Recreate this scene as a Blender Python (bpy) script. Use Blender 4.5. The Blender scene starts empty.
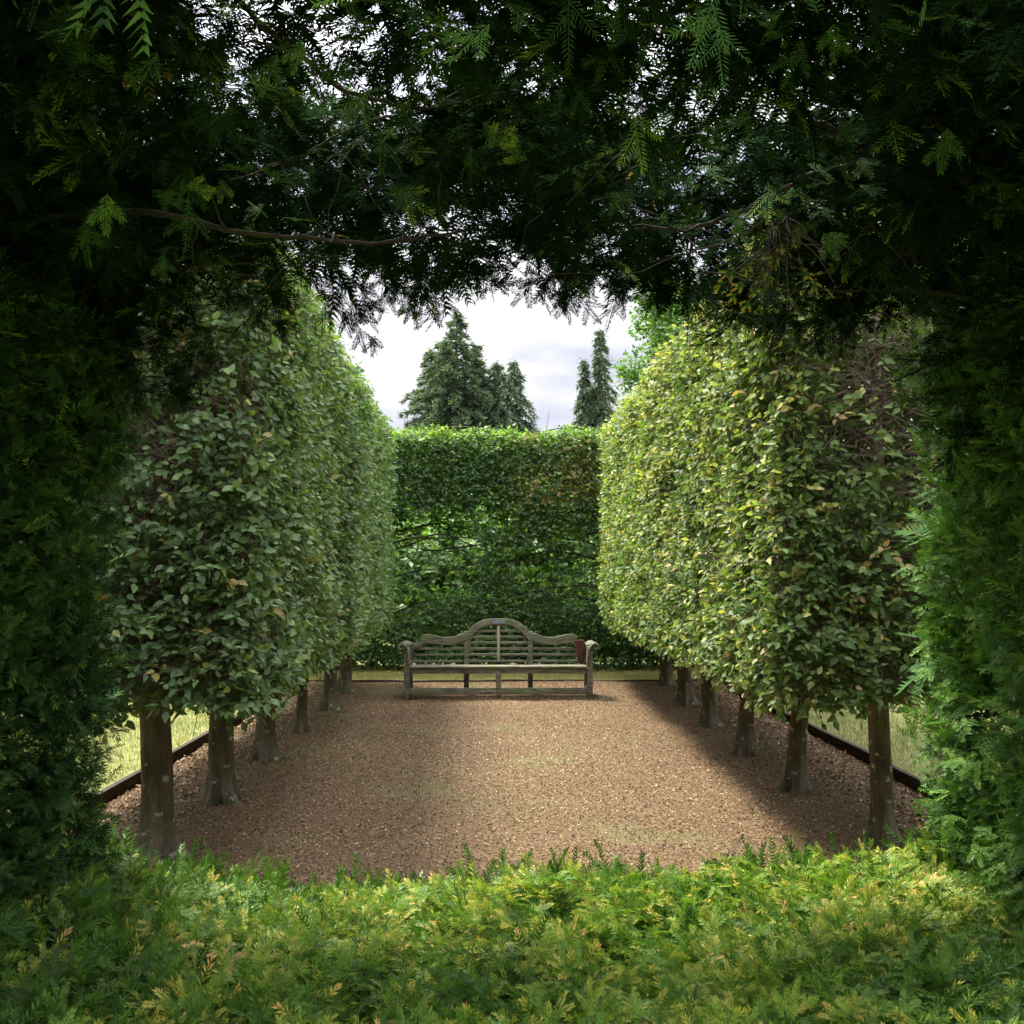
import bpy, math
import numpy as np
from mathutils import Vector

scene = bpy.context.scene
R = math.radians
H = 1.6                      # eye height

# ------------------------------------------------------------------ camera
cam_d = bpy.data.cameras.new("camera")
cam = bpy.data.objects.new("camera", cam_d)
scene.collection.objects.link(cam)
cam_d.sensor_width = 36.0
cam_d.lens = 36.0
cam_d.clip_start = 0.05
cam_d.clip_end = 2000
PITCH, YAW = R(3.19), R(-0.84)
cam.location = (0, 0, H)
cam.rotation_euler = (math.pi / 2 + PITCH, 0, YAW)
scene.camera = cam
bpy.context.view_layer.update()
CM = np.array(cam.matrix_world)[:3, :3]


def at(px, py, y):
    """world point on the view ray of a pixel at ground depth y"""
    d = CM @ np.array([(px - 512) / 1024, (512 - py) / 1024, -1.0])
    return np.array([0, 0, H]) + d * (y / d[1])


# ------------------------------------------------------------------ light
SUN_EL, SUN_AZ = 65.0, -44.0     # azimuth from +Y, negative = left
world = bpy.data.worlds.new("World")
scene.world = world
world.use_nodes = True
wn, wl = world.node_tree.nodes, world.node_tree.links
wn.clear()
w_out = wn.new("ShaderNodeOutputWorld")
w_bg = wn.new("ShaderNodeBackground")
w_bg.inputs["Strength"].default_value = 0.06
sky = wn.new("ShaderNodeTexSky")
sky.sky_type = 'NISHITA'
sky.sun_disc = False
sky.sun_elevation = R(SUN_EL)
sky.sun_rotation = R(SUN_AZ)
tc = wn.new("ShaderNodeTexCoord")
mp = wn.new("ShaderNodeMapping")
mp.inputs["Scale"].default_value = (1.0, 1.0, 2.6)
mp.inputs["Location"].default_value = (0.35, 0.1, 0.0)
nz = wn.new("ShaderNodeTexNoise")
nz.inputs["Scale"].default_value = 4.2
nz.inputs["Detail"].default_value = 7
nz.inputs["Roughness"].default_value = 0.5
rp = wn.new("ShaderNodeValToRGB")
rp.color_ramp.elements[0].position = 0.38
rp.color_ramp.elements[0].color = (1.5, 1.56, 2.0, 1)
rp.color_ramp.elements[1].position = 0.56
rp.color_ramp.elements[1].color = (2.6, 2.6, 2.72, 1)
nz2 = wn.new("ShaderNodeTexNoise")
nz2.inputs["Scale"].default_value = 1.7
nz2.inputs["Detail"].default_value = 5
rp2 = wn.new("ShaderNodeValToRGB")
rp2.color_ramp.elements[0].position = 0.36
rp2.color_ramp.elements[0].color = (0.88, 0.88, 0.88, 1)
rp2.color_ramp.elements[1].position = 0.5
rp2.color_ramp.elements[1].color = (1, 1, 1, 1)
mx = wn.new("ShaderNodeMixRGB")
wl.new(tc.outputs["Generated"], mp.inputs["Vector"])
wl.new(mp.outputs[0], nz.inputs["Vector"])
wl.new(mp.outputs[0], nz2.inputs["Vector"])
wl.new(nz.outputs["Fac"], rp.inputs[0])
wl.new(nz2.outputs["Fac"], rp2.inputs[0])
wl.new(rp2.outputs[0], mx.inputs[0])
wl.new(sky.outputs[0], mx.inputs[1])
# an overcast sky grows brighter towards the zenith
sep = wn.new("ShaderNodeSeparateXYZ")
wl.new(tc.outputs["Generated"], sep.inputs[0])
mr = wn.new("ShaderNodeMapRange")
mr.inputs["From Min"].default_value = 0.25
mr.inputs["From Max"].default_value = 0.95
mr.inputs["To Min"].default_value = 1.0
mr.inputs["To Max"].default_value = 5.2
wl.new(sep.outputs["Z"], mr.inputs["Value"])
vm = wn.new("ShaderNodeVectorMath"); vm.operation = 'SCALE'
wl.new(rp.outputs[0], vm.inputs[0]); wl.new(mr.outputs[0], vm.inputs["Scale"])
wl.new(vm.outputs[0], mx.inputs[2])
wl.new(mx.outputs[0], w_bg.inputs["Color"])
wl.new(w_bg.outputs[0], w_out.inputs["Surface"])

sun_d = bpy.data.lights.new("sun", 'SUN')
sun_d.energy = 1.5
sun_d.angle = R(13)
sun_d.color = (1.0, 0.95, 0.86)
sun = bpy.data.objects.new("sun", sun_d)
scene.collection.objects.link(sun)
sv = Vector((math.sin(R(SUN_AZ)) * math.cos(R(SUN_EL)),
             math.cos(R(SUN_AZ)) * math.cos(R(SUN_EL)), math.sin(R(SUN_EL))))
sun.rotation_euler = sv.to_track_quat('Z', 'Y').to_euler()
sun.location = (0, 0, 20)

vs = scene.view_settings
vs.view_transform = 'Standard'
vs.look = 'None'
vs.exposure = 2.85
vs.gamma = 1.0
vs.use_curve_mapping = False
scene.cycles.max_bounces = 6
scene.cycles.diffuse_bounces = 3
scene.cycles.glossy_bounces = 2
scene.cycles.transmission_bounces = 3
scene.cycles.sample_clamp_indirect = 6
scene.cycles.use_adaptive_sampling = True
scene.cycles.adaptive_threshold = 0.025

rng = np.random.default_rng(11)

# ------------------------------------------------------------------ materials
def mat(name):
    m = bpy.data.materials.new(name)
    m.use_nodes = True
    nt = m.node_tree
    nt.nodes.clear()
    return m, nt.nodes, nt.links


def ramp(n, stops):
    r = n.new("ShaderNodeValToRGB")
    e = r.color_ramp.elements
    e[0].position, e[0].color = stops[0][0], (*stops[0][1], 1)
    e[1].position, e[1].color = stops[-1][0], (*stops[-1][1], 1)
    for p, c in stops[1:-1]:
        k = e.new(p)
        k.color = (*c, 1)
    return r


def leaf_mat(name, stops, tip=(0.3, 0.36, 0.05), warm=(0.5, 0.2, 0.07), rough=0.45,
             trans=0.3, spec=0.4, trans_gain=1.5):
    m, n, l = mat(name)
    out = n.new("ShaderNodeOutputMaterial")
    a = n.new("ShaderNodeAttribute"); a.attribute_name = "var"
    b = n.new("ShaderNodeAttribute"); b.attribute_name = "tip"
    r = ramp(n, stops)
    l.new(a.outputs["Fac"], r.inputs[0])
    r2 = ramp(n, [(0.0, (0, 0, 0)), (0.5, (1, 1, 1)), (1.0, (1, 1, 1))])
    half = n.new("ShaderNodeMath"); half.operation = 'MULTIPLY'; half.inputs[1].default_value = 0.5
    l.new(b.outputs["Fac"], half.inputs[0])
    l.new(half.outputs[0], r2.inputs[0])
    m1 = n.new("ShaderNodeMixRGB"); m1.inputs[2].default_value = (*tip, 1)
    l.new(r2.outputs[0], m1.inputs[0]); l.new(r.outputs[0], m1.inputs[1])
    r3 = ramp(n, [(0.5, (0, 0, 0)), (1.0, (1, 1, 1))])
    l.new(half.outputs[0], r3.inputs[0])
    m2 = n.new("ShaderNodeMixRGB"); m2.inputs[2].default_value = (*warm, 1)
    l.new(r3.outputs[0], m2.inputs[0]); l.new(m1.outputs[0], m2.inputs[1])
    p = n.new("ShaderNodeBsdfPrincipled")
    p.inputs["Roughness"].default_value = rough
    p.inputs["Specular IOR Level"].default_value = spec
    l.new(m2.outputs[0], p.inputs["Base Color"])
    t = n.new("ShaderNodeBsdfTranslucent")
    g = n.new("ShaderNodeMixRGB"); g.blend_type = 'MULTIPLY'; g.inputs[0].default_value = 1
    g.inputs[2].default_value = (trans_gain * 1.0, trans_gain * 1.15, trans_gain * 0.5, 1)
    l.new(m2.outputs[0], g.inputs[1]); l.new(g.outputs[0], t.inputs["Color"])
    s = n.new("ShaderNodeMixShader"); s.inputs[0].default_value = trans
    l.new(p.outputs[0], s.inputs[1]); l.new(t.outputs[0], s.inputs[2])
    l.new(s.outputs[0], out.inputs["Surface"])
    return m


def noise_mat(name, stops, scale=8.0, detail=6, rough=0.85, bump=0.4, bscale=40.0,
              stretch=(1, 1, 1), lichen=None, dist=0.01, spec=0.3, coord="Object"):
    m, n, l = mat(name)
    out = n.new("ShaderNodeOutputMaterial")
    t = n.new("ShaderNodeTexCoord")
    mpn = n.new("ShaderNodeMapping"); mpn.inputs["Scale"].default_value = stretch
    l.new(t.outputs[coord], mpn.inputs["Vector"])
    a = n.new("ShaderNodeTexNoise"); a.inputs["Scale"].default_value = scale
    a.inputs["Detail"].default_value = detail; a.inputs["Roughness"].default_value = 0.65
    l.new(mpn.outputs[0], a.inputs["Vector"])
    r = ramp(n, stops)
    l.new(a.outputs["Fac"], r.inputs[0])
    col = r.outputs[0]
    if lichen:
        c2, sc, lo, hi = lichen
        q = n.new("ShaderNodeTexNoise"); q.inputs["Scale"].default_value = sc
        q.inputs["Detail"].default_value = 4
        l.new(t.outputs[coord], q.inputs["Vector"])
        rr = ramp(n, [(lo, (0, 0, 0)), (hi, (1, 1, 1))])
        l.new(q.outputs["Fac"], rr.inputs[0])
        mm = n.new("ShaderNodeMixRGB"); mm.inputs[2].default_value = (*c2, 1)
        l.new(rr.outputs[0], mm.inputs[0]); l.new(col, mm.inputs[1])
        col = mm.outputs[0]
    p = n.new("ShaderNodeBsdfPrincipled")
    p.inputs["Roughness"].default_value = rough
    p.inputs["Specular IOR Level"].default_value = spec
    l.new(col, p.inputs["Base Color"])
    b = n.new("ShaderNodeTexNoise"); b.inputs["Scale"].default_value = bscale
    b.inputs["Detail"].default_value = 5
    l.new(mpn.outputs[0], b.inputs["Vector"])
    bp = n.new("ShaderNodeBump"); bp.inputs["Strength"].default_value = bump
    bp.inputs["Distance"].default_value = dist
    l.new(b.outputs["Fac"], bp.inputs["Height"])
    l.new(bp.outputs[0], p.inputs["Normal"])
    l.new(p.outputs[0], out.inputs["Surface"])
    return m


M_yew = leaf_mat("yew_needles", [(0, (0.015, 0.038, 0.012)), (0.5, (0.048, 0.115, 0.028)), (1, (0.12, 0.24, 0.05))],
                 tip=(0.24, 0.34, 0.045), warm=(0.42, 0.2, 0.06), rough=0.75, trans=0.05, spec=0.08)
M_yewshade = leaf_mat("shaded_yew_needles", [(0, (0.005, 0.011, 0.005)), (0.5, (0.011, 0.026, 0.009)), (1, (0.026, 0.058, 0.016))],
                    tip=(0.14, 0.22, 0.03), warm=(0.26, 0.13, 0.05), rough=0.9, trans=0.0, spec=0.0)  # same yew; the shade under the canopy is put into this darker colour
M_yewwall = leaf_mat("sunlit_yew_needles", [(0, (0.04, 0.10, 0.02)), (0.5, (0.11, 0.235, 0.04)), (1, (0.22, 0.38, 0.07))],
                     tip=(0.28, 0.38, 0.05), warm=(0.42, 0.2, 0.06), rough=0.5, trans=0.12, spec=0.2)  # sunlight on the right wall's young growth, put into a brighter green
M_yewlow = leaf_mat("bright_yew_needles", [(0, (0.032, 0.078, 0.013)), (0.5, (0.098, 0.20, 0.026)), (1, (0.21, 0.33, 0.04))],
                    tip=(0.50, 0.46, 0.08), warm=(0.70, 0.40, 0.17), rough=0.45, trans=0.22, spec=0.22)
M_horn_l = leaf_mat("hornbeam_leaves", [(0, (0.072, 0.125, 0.045)), (0.5, (0.135, 0.215, 0.075)), (1, (0.22, 0.31, 0.10))],
                    tip=(0.26, 0.30, 0.06), warm=(0.24, 0.14, 0.06), rough=0.5, trans=0.3, spec=0.3)
M_horn_r = leaf_mat("yellowing_hornbeam_leaves", [(0, (0.065, 0.12, 0.03)), (0.5, (0.14, 0.205, 0.05)), (1, (0.28, 0.32, 0.085))],
                    tip=(0.42, 0.40, 0.10), warm=(0.34, 0.23, 0.10), rough=0.5, trans=0.3, spec=0.28)
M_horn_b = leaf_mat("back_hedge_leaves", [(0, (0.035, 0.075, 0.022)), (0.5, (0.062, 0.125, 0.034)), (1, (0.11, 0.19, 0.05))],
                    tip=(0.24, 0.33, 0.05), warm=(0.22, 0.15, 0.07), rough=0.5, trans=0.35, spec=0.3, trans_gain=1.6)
M_con = leaf_mat("cypress_sprays", [(0, (0.06, 0.095, 0.06)), (0.5, (0.11, 0.16, 0.095)), (1, (0.18, 0.23, 0.13))],
                 rough=0.6, trans=0.15, spec=0.25)
M_broad = leaf_mat("bright_leaves", [(0, (0.06, 0.12, 0.03)), (0.5, (0.10, 0.19, 0.045)), (1, (0.17, 0.28, 0.06))],
                   rough=0.5, trans=0.4, spec=0.3)
M_shrub = leaf_mat("shrub_leaves", [(0, (0.055, 0.11, 0.03)), (0.5, (0.11, 0.20, 0.05)), (1, (0.19, 0.30, 0.075))],
                   rough=0.5, trans=0.35, spec=0.3)
M_chip = leaf_mat("litter_pieces", [(0, (0.034, 0.019, 0.009)), (0.3, (0.12, 0.071, 0.032)), (0.65, (0.275, 0.172, 0.082)), (1, (0.62, 0.47, 0.28))],
                  tip=(0.16, 0.2, 0.05), rough=0.75, trans=0.0, spec=0.3)
M_grass = leaf_mat("grass_blades", [(0, (0.12, 0.14, 0.035)), (0.5, (0.26, 0.26, 0.085)), (1, (0.48, 0.39, 0.18))],
                   rough=0.6, trans=0.3, spec=0.3, trans_gain=1.1)
M_yewbark = noise_mat("yew_bark", [(0.3, (0.018, 0.013, 0.010)), (0.7, (0.055, 0.042, 0.032))], scale=30, bump=0.6, bscale=60)
M_twig = noise_mat("twig_bark", [(0.3, (0.07, 0.05, 0.035)), (0.7, (0.17, 0.125, 0.09))], scale=20, bump=0.3)
M_core = noise_mat("inner_shade", [(0.35, (0.008, 0.010, 0.006)), (0.7, (0.03, 0.028, 0.015))], scale=25, bump=0.9, bscale=30, dist=0.04)  # for opaque cores added as the darkness inside the hedges
M_bark = noise_mat("hornbeam_bark", [(0.3, (0.04, 0.034, 0.018)), (0.46, (0.10, 0.086, 0.046)), (0.6, (0.165, 0.14, 0.088)), (0.75, (0.30, 0.26, 0.19))],
                   scale=9, bump=1.0, bscale=26, stretch=(1, 1, 0.3), lichen=((0.42, 0.42, 0.34), 13, 0.62, 0.68), dist=0.03)
M_mulch = noise_mat("bark_mulch", [(0.25, (0.034, 0.02, 0.009)), (0.5, (0.12, 0.073, 0.033)), (0.72, (0.28, 0.178, 0.085))],
                    scale=34, detail=9, bump=1.0, bscale=70, lichen=((0.13, 0.12, 0.045), 0.9, 0.56, 0.72), dist=0.02)
M_lawn = noise_mat("lawn", [(0.3, (0.12, 0.15, 0.045)), (0.5, (0.22, 0.24, 0.075)), (0.72, (0.36, 0.33, 0.13))],
                   scale=5, detail=10, bump=0.8, bscale=120, dist=0.02)
M_board = noise_mat("edging_timber", [(0.3, (0.022, 0.014, 0.01)), (0.7, (0.085, 0.052, 0.034))], scale=10, stretch=(1, 1, 1), bump=0.4)
M_wood = noise_mat("weathered_teak", [(0.3, (0.05, 0.045, 0.03)), (0.5, (0.135, 0.125, 0.088)), (0.7, (0.29, 0.275, 0.205))],
                   scale=6, detail=8, stretch=(1, 3, 6), bump=0.4, bscale=30, lichen=((0.13, 0.155, 0.06), 5, 0.5, 0.68), dist=0.004)
M_wood2 = noise_mat("pale_new_wood", [(0.3, (0.26, 0.25, 0.14)), (0.7, (0.40, 0.38, 0.24))], scale=6, stretch=(4, 4, 1), bump=0.2)
M_red = noise_mat("red_brown_wood", [(0.3, (0.045, 0.015, 0.011)), (0.7, (0.10, 0.034, 0.025))], scale=8, stretch=(4, 4, 1), bump=0.3)
M_plq = noise_mat("plaque_metal", [(0.3, (0.13, 0.15, 0.18)), (0.7, (0.22, 0.25, 0.30))], scale=12, rough=0.35, bump=0.1)

# ------------------------------------------------------------------ mesh building
def nrm(v):
    return v / np.maximum(np.linalg.norm(v, axis=-1, keepdims=True), 1e-9)


class MB:
    def __init__(s):
        s.v, s.f, s.a, s.b, s.n = [], [], [], [], 0

    def add(s, V, F, var=0.5, tip=0.0):
        V = np.asarray(V, float).reshape(-1, 3)
        F = np.asarray(F, int)
        if len(V) == 0 or len(F) == 0:
            return
        s.v.append(V); s.f.append(F + s.n); s.n += len(V)
        s.a.append(np.broadcast_to(np.asarray(var, float), (len(F),)))
        s.b.append(np.broadcast_to(np.asarray(tip, float), (len(F),)))

    def build(s, name, material, parent=None, smooth=False):
        me = bpy.data.meshes.new(name)
        V = np.concatenate(s.v).astype(np.float32)
        cnt = np.concatenate([np.full(len(f), f.shape[1]) for f in s.f]).astype(np.int32)
        L = np.concatenate([f.ravel() for f in s.f]).astype(np.int32)
        me.vertices.add(len(V)); me.vertices.foreach_set("co", V.ravel())
        me.loops.add(len(L)); me.loops.foreach_set("vertex_index", L)
        me.polygons.add(len(cnt))
        st = np.concatenate([[0], np.cumsum(cnt)[:-1]]).astype(np.int32)
        me.polygons.foreach_set("loop_start", st)
        me.polygons.foreach_set("loop_total", cnt)
        if smooth:
            me.polygons.foreach_set("use_smooth", np.ones(len(cnt), bool))
        for nm, arr in (("var", s.a), ("tip", s.b)):
            at_ = me.attributes.new(nm, 'FLOAT', 'FACE')
            at_.data.foreach_set("value", np.concatenate(arr).astype(np.float32))
        me.update(calc_edges=True)
        me.validate()
        me.materials.append(material)
        o = bpy.data.objects.new(name, me)
        scene.collection.objects.link(o)
        if parent is not None:
            o.parent = parent
            o.matrix_parent_inverse = Vector((0, 0, 0)) and parent.matrix_world.inverted() if False else o.matrix_parent_inverse
            loc = parent.location
            co = V - np.array(loc, dtype=np.float32)
            me.vertices.foreach_set("co", co.ravel())
            me.update()
        return o


def tag(o, label=None, cat=None, group=None, kind=None):
    if label: o["label"] = label
    if cat: o["category"] = cat
    if group: o["group"] = group
    if kind: o["kind"] = kind
    return o


def thing(name, loc, label, cat, group=None):
    o = bpy.data.objects.new(name, None)
    o.empty_display_size = 0.2
    o.location = loc
    scene.collection.objects.link(o)
    return tag(o, label, cat, group)


def tube(mb, pts, rad, sides=5, var=0.5, cap=False, tip=0.0):
    P = np.asarray(pts, float); n = len(P)
    rad = np.broadcast_to(np.asarray(rad, float), (n,))
    T = nrm(np.gradient(P, axis=0))
    ref = np.array([0.31, 0.17, 0.93]) if abs(T[0] @ np.array([0.31, 0.17, 0.93])) < 0.9 else np.array([1.0, 0, 0])
    A = nrm(np.cross(T, ref)); B = np.cross(T, A)
    th = np.arange(sides) * 2 * np.pi / sides
    V = P[:, None] + rad[:, None, None] * (A[:, None] * np.cos(th)[None, :, None] + B[:, None] * np.sin(th)[None, :, None])
    i = np.arange(n - 1)[:, None] * sides; j = np.arange(sides)[None]; k = (j + 1) % sides
    F = np.stack([i + j, i + k, i + sides + k, i + sides + j], -1).reshape(-1, 4)
    mb.add(V.reshape(-1, 3), F, var, tip)
    if cap:
        mb.add(V[-1], np.arange(sides)[None], var, tip)


def thin_twigs(mb, A, B, r, var=0.5):
    """many thin straight three-sided twigs at once"""
    A = np.asarray(A); B = np.asarray(B); n = len(A)
    if n == 0: return
    T = nrm(B - A)
    X = nrm(np.cross(T, np.array([0.2, 0.3, 0.93]))); Y = np.cross(T, X)
    r = np.broadcast_to(r, (n,))[:, None]
    V = []
    for c, q in ((A, 1.0), (B, 0.5)):
        for k in range(3):
            a = k * 2.094
            V.append(c + r * q * (X * math.cos(a) + Y * math.sin(a)))
    V = np.stack(V, 1)
    F0 = np.array([[0, 1, 4, 3], [1, 2, 5, 4], [2, 0, 3, 5]])
    F = (np.arange(n)[:, None, None] * 6 + F0[None]).reshape(-1, 4)
    mb.add(V.reshape(-1, 3), F, var)


def inst(mb, TV, TF, pos, side, fwd, up, s, var, tip=0.0, tvar=None, ttip=None):
    n = len(pos)
    if n == 0: return
    s = np.broadcast_to(s, (n,))[:, None, None]
    V = pos[:, None] + s * (TV[None, :, 0:1] * side[:, None] + TV[None, :, 1:2] * fwd[:, None] + TV[None, :, 2:3] * up[:, None])
    F = (np.arange(n)[:, None, None] * len(TV) + TF[None]).reshape(-1, TF.shape[1])
    m = len(TF)
    a = np.repeat(np.broadcast_to(var, (n,)), m)
    b = np.repeat(np.broadcast_to(tip, (n,)), m)
    if tvar is not None: a = a + np.tile(tvar, n)
    if ttip is not None: b = b * np.tile(ttip, n)
    mb.add(V.reshape(-1, 3), F, np.clip(a, 0, 1), b)


def hash3(i, j, k, seed):
    h = (i * 374761393 + j * 668265263 + k * 2147483647 + seed * 144665) & 0xffffffff
    h = ((h ^ (h >> 13)) * 1274126177) & 0xffffffff
    h = ((h ^ (h >> 16)) * 2246822519) & 0xffffffff
    return ((h >> 7) & 0xffff) / 65535.0


def vnoise(P, scale, seed=0):
    Q = np.asarray(P, float) * scale + 100.0
    I = np.floor(Q).astype(np.int64); f = Q - I; f = f * f * (3 - 2 * f)
    out = 0
    for a in (0, 1):
        for b in (0, 1):
            for c in (0, 1):
                w = (f[:, 0] if a else 1 - f[:, 0]) * (f[:, 1] if b else 1 - f[:, 1]) * (f[:, 2] if c else 1 - f[:, 2])
                out = out + w * hash3(I[:, 0] + a, I[:, 1] + b, I[:, 2] + c, seed)
    return out


def fnoise(P, scale, seed=0):
    return (vnoise(P, scale, seed) + 0.5 * vnoise(P, scale * 2.1, seed + 5) + 0.25 * vnoise(P, scale * 4.3, seed + 9)) / 1.75


def frames(fwd, up):
    fwd = nrm(fwd); side = nrm(np.cross(fwd, up)); up = np.cross(side, fwd)
    return side, fwd, up


LEAF = np.array([[0, 0, 0], [-.21, .2, .05], [-.29, .45, .06], [-.14, .8, .0], [0, 1.02, -.1],
                 [.14, .8, .0], [.29, .45, .06], [.21, .2, .05], [0, .5, -.02]], float)
LEAF_F = np.array([[0, 8, 2, 1], [8, 4, 3, 2], [0, 7, 6, 8], [8, 6, 5, 4]])
LEAF2 = np.array([[0, 0, 0], [-.32, .42, .07], [0, 1.0, -.05], [.32, .42, .07]], float)
LEAF2_F = np.array([[0, 2, 1, 1], [0, 3, 2, 2]])
LEAF2_F = np.array([[0, 2, 1], [0, 3, 2]])


def sprigs(lv, tw, pos, d, size, nleaf, r, fine=True, tipf=None, var=None, spread=1.0, up_bias=0.7, out=None):
    """leafy twigs: alternating leaves along a short twig"""
    n = len(pos)
    if n == 0: return
    L = size * r.uniform(1.8, 3.2, n)
    d = nrm(d)
    if tw is not None:
        thin_twigs(tw, pos - d * L[:, None] * 0.5, pos + d * L[:, None], 0.0022)
    upv = np.array([0, 0, 1.0])
    sd = nrm(np.cross(d, upv) + r.normal(0, .35, (n, 3)))
    if var is None: var = r.uniform(0, 1, n)
    if tipf is None: tipf = np.zeros(n)
    for k in range(nleaf):
        t = (k + r.uniform(0, .6, n)) / nleaf
        sg = 1 if k % 2 else -1
        p = pos + d * (L * t)[:, None] + r.normal(0, .006, (n, 3))
        f = nrm(d * 0.55 + sg * sd * spread + r.normal(0, .38, (n, 3)) + np.array([0, 0, -0.3]))
        u = upv * up_bias + r.normal(0, .42, (n, 3))
        if out is not None: u = u + out * 0.75
        s_, f_, u_ = frames(f, u)
        sc = size * (.42 + .95 * r.beta(2, 1.6, n))
        v = np.clip(var + r.normal(0, .2, n), 0, 1)
        tp = tipf * (r.random(n) < .6)
        if fine: inst(lv, LEAF, LEAF_F, p, s_, f_, u_, sc, v, tp)
        else: inst(lv, LEAF2, LEAF2_F, p, s_, f_, u_, sc * 1.08, v, tp)


# ------------------------------------------------------------------ ground
X0, X1, Y0, Y1 = -2.70, 3.07, 3.0, 14.0       # mulched court
LZ = 0.08                                      # lawn level above the mulch

mb = MB()
nx, ny = 40, 80
gx = np.linspace(X0 - .02, X1 + .02, nx); gy = np.linspace(Y0, Y1 + .02, ny)
G = np.stack(np.meshgrid(gx, gy, indexing='ij'), -1).reshape(-1, 2)
G3 = np.concatenate([G, np.zeros((len(G), 1))], 1)
G3[:, 2] = .075 * np.clip((G3[:, 1] - 13.25) / .6, 0, 1) + (fnoise(G3, 1.1, 3) - .5) * .035
edge = np.minimum(np.minimum(G3[:, 0] - X0, X1 - G3[:, 0]), np.minimum(G3[:, 1] - Y0, Y1 - G3[:, 1]))
i = np.arange(nx - 1)[:, None] * ny; j = np.arange(ny - 1)[None]
F = np.stack([i + j, i + ny + j, i + ny + j + 1, i + j + 1], -1).reshape(-1, 4)
mb.add(G3, F)
mulch = mb.build("mulch_path", M_mulch, smooth=True)
tag(mulch, kind="structure")
MULCH_Z = lambda P: .075 * np.clip((P[:, 1] - 13.25) / .6, 0, 1) + (fnoise(np.concatenate([P[:, :2], np.zeros((len(P), 1))], 1), 1.1, 3) - .5) * .035

mb = MB()
B = 600.0
for (a, b, c, d) in ((-B, X0, -B, B), (X1, B, -B, B), (X0, X1, Y1, B), (X0, X1, -B, Y0)):
    mb.add([[a, c, LZ], [b, c, LZ], [b, d, LZ], [a, d, LZ]], [[0, 1, 2, 3]])
lawn = mb.build("lawn", M_lawn)
tag(lawn, kind="structure")


def box(mb, x0, x1, y0, y1, z0, z1, var=.5):
    V = [[x0, y0, z0], [x1, y0, z0], [x1, y1, z0], [x0, y1, z0], [x0, y0, z1], [x1, y0, z1], [x1, y1, z1], [x0, y1, z1]]
    mb.add(V, [[0, 3, 2, 1], [4, 5, 6, 7], [0, 1, 5, 4], [1, 2, 6, 5], [2, 3, 7, 6], [3, 0, 4, 7]], var)


def bevel(o, w=0.004, seg=2):
    m = o.modifiers.new("bevel", 'BEVEL'); m.width = w; m.segments = seg
    m.limit_method = 'ANGLE'
    return o


def edging(x0, x1, y0, y1, label):
    mb = MB()
    # slightly wavering long board
    n = 24
    along = y1 - y0 > x1 - x0
    ps = []
    for k in range(n + 1):
        t = k / n
        dz = (math.sin(k * 1.7) + math.sin(k * .6)) * .004
        if along:
            yy = y0 + (y1 - y0) * t
            ps.append([[x0 + dz, yy, -.05], [x1 + dz, yy, -.05], [x1 + dz, yy, LZ + .005 + dz], [x0 + dz, yy, LZ + .005 + dz]])
        else:
            xx = x0 + (x1 - x0) * t
            ps.append([[xx, y1 + dz, -.05], [xx, y0 + dz, -.05], [xx, y0 + dz, LZ + .02 + dz], [xx, y1 + dz, LZ + .02 + dz]])
    V = np.array(ps).reshape(-1, 3)
    F = [[k * 4 + a, k * 4 + (a + 1) % 4, k * 4 + 4 + (a + 1) % 4, k * 4 + 4 + a] for k in range(n) for a in range(4)]
    mb.add(V, F)
    mb.add(V[:4], [[0, 3, 2, 1]]); mb.add(V[-4:], [[0, 1, 2, 3]])
    o = mb.build("edging_board", M_board)
    bevel(o, .004)
    tag(o, label, "garden edging", "timber edging boards round the mulch")


edging(X0 - .02, X0 + .025, 3.4, Y1 - .03, "dark timber edging board between the mulch and the lawn beyond the left trees")
edging(X1 - .025, X1 + .02, 3.4, Y1 - .03, "dark timber edging board between the mulch and the lawn beyond the right trees")
edging(X0 + .03, X1 - .03, Y1 - .02, Y1 + .02, "low dark edging board on the ground just behind the bench")

# loose bark pieces and fallen leaves
n = 190000
P = np.zeros((n, 3))
P[:, 0] = rng.uniform(X0 + .05, X1 - .05, n)
P[:, 1] = 3.3 + (Y1 - 3.35) * rng.random(n) ** 1.25
P[:, 2] = MULCH_Z(P) + rng.uniform(.002, .014, n)
CH = np.array([[-.5, -.3, 0], [.45, -.38, .12], [.6, .3, 0], [-.35, .4, .1]]) * 1.0
mb = MB()
th = rng.uniform(0, 6.283, n)
f = np.stack([np.cos(th), np.sin(th), rng.normal(0, .25, n)], 1)
u = np.array([0, 0, 1.0]) + rng.normal(0, .5, (n, 3))
s_, f_, u_ = frames(f, u)
near = vnoise(P, 1.3, 8)
v = np.clip(rng.beta(1.3, 2.0, n) + (near - .5) * .25 + (fnoise(P, .55, 303) - .5) * .55, 0, 1)
inst(mb, CH * np.array([.7, 1.4, .5]), np.array([[0, 1, 2, 3]]), P, s_, f_, u_, rng.uniform(.005, .0135, n), v,
     (rng.random(n) < .04 + .12 * (vnoise(P, .7, 21) > .62)) * 1.0)
# curled pale leaves
k = 9000
side_w = np.clip((np.abs(P[:, 0] - .15) - 1.2) / 1.4, 0, 1)
idx = np.argsort(rng.random(n) - .8 * side_w)[:k]
P2 = P[idx].copy(); P2[:, :2] += rng.normal(0, .02, (k, 2)); P2[:, 2] += .006
inst(mb, LEAF * np.array([1.1, 1, 2.0]), LEAF_F, P2, s_[idx], f_[idx], u_[idx], rng.uniform(.018, .034, k), rng.uniform(.2, .95, k))
o = mb.build("bark_chips", M_chip)
tag(o, "loose brown bark chips and dry fallen leaves covering the court floor", "bark chips", kind="stuff")

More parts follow.
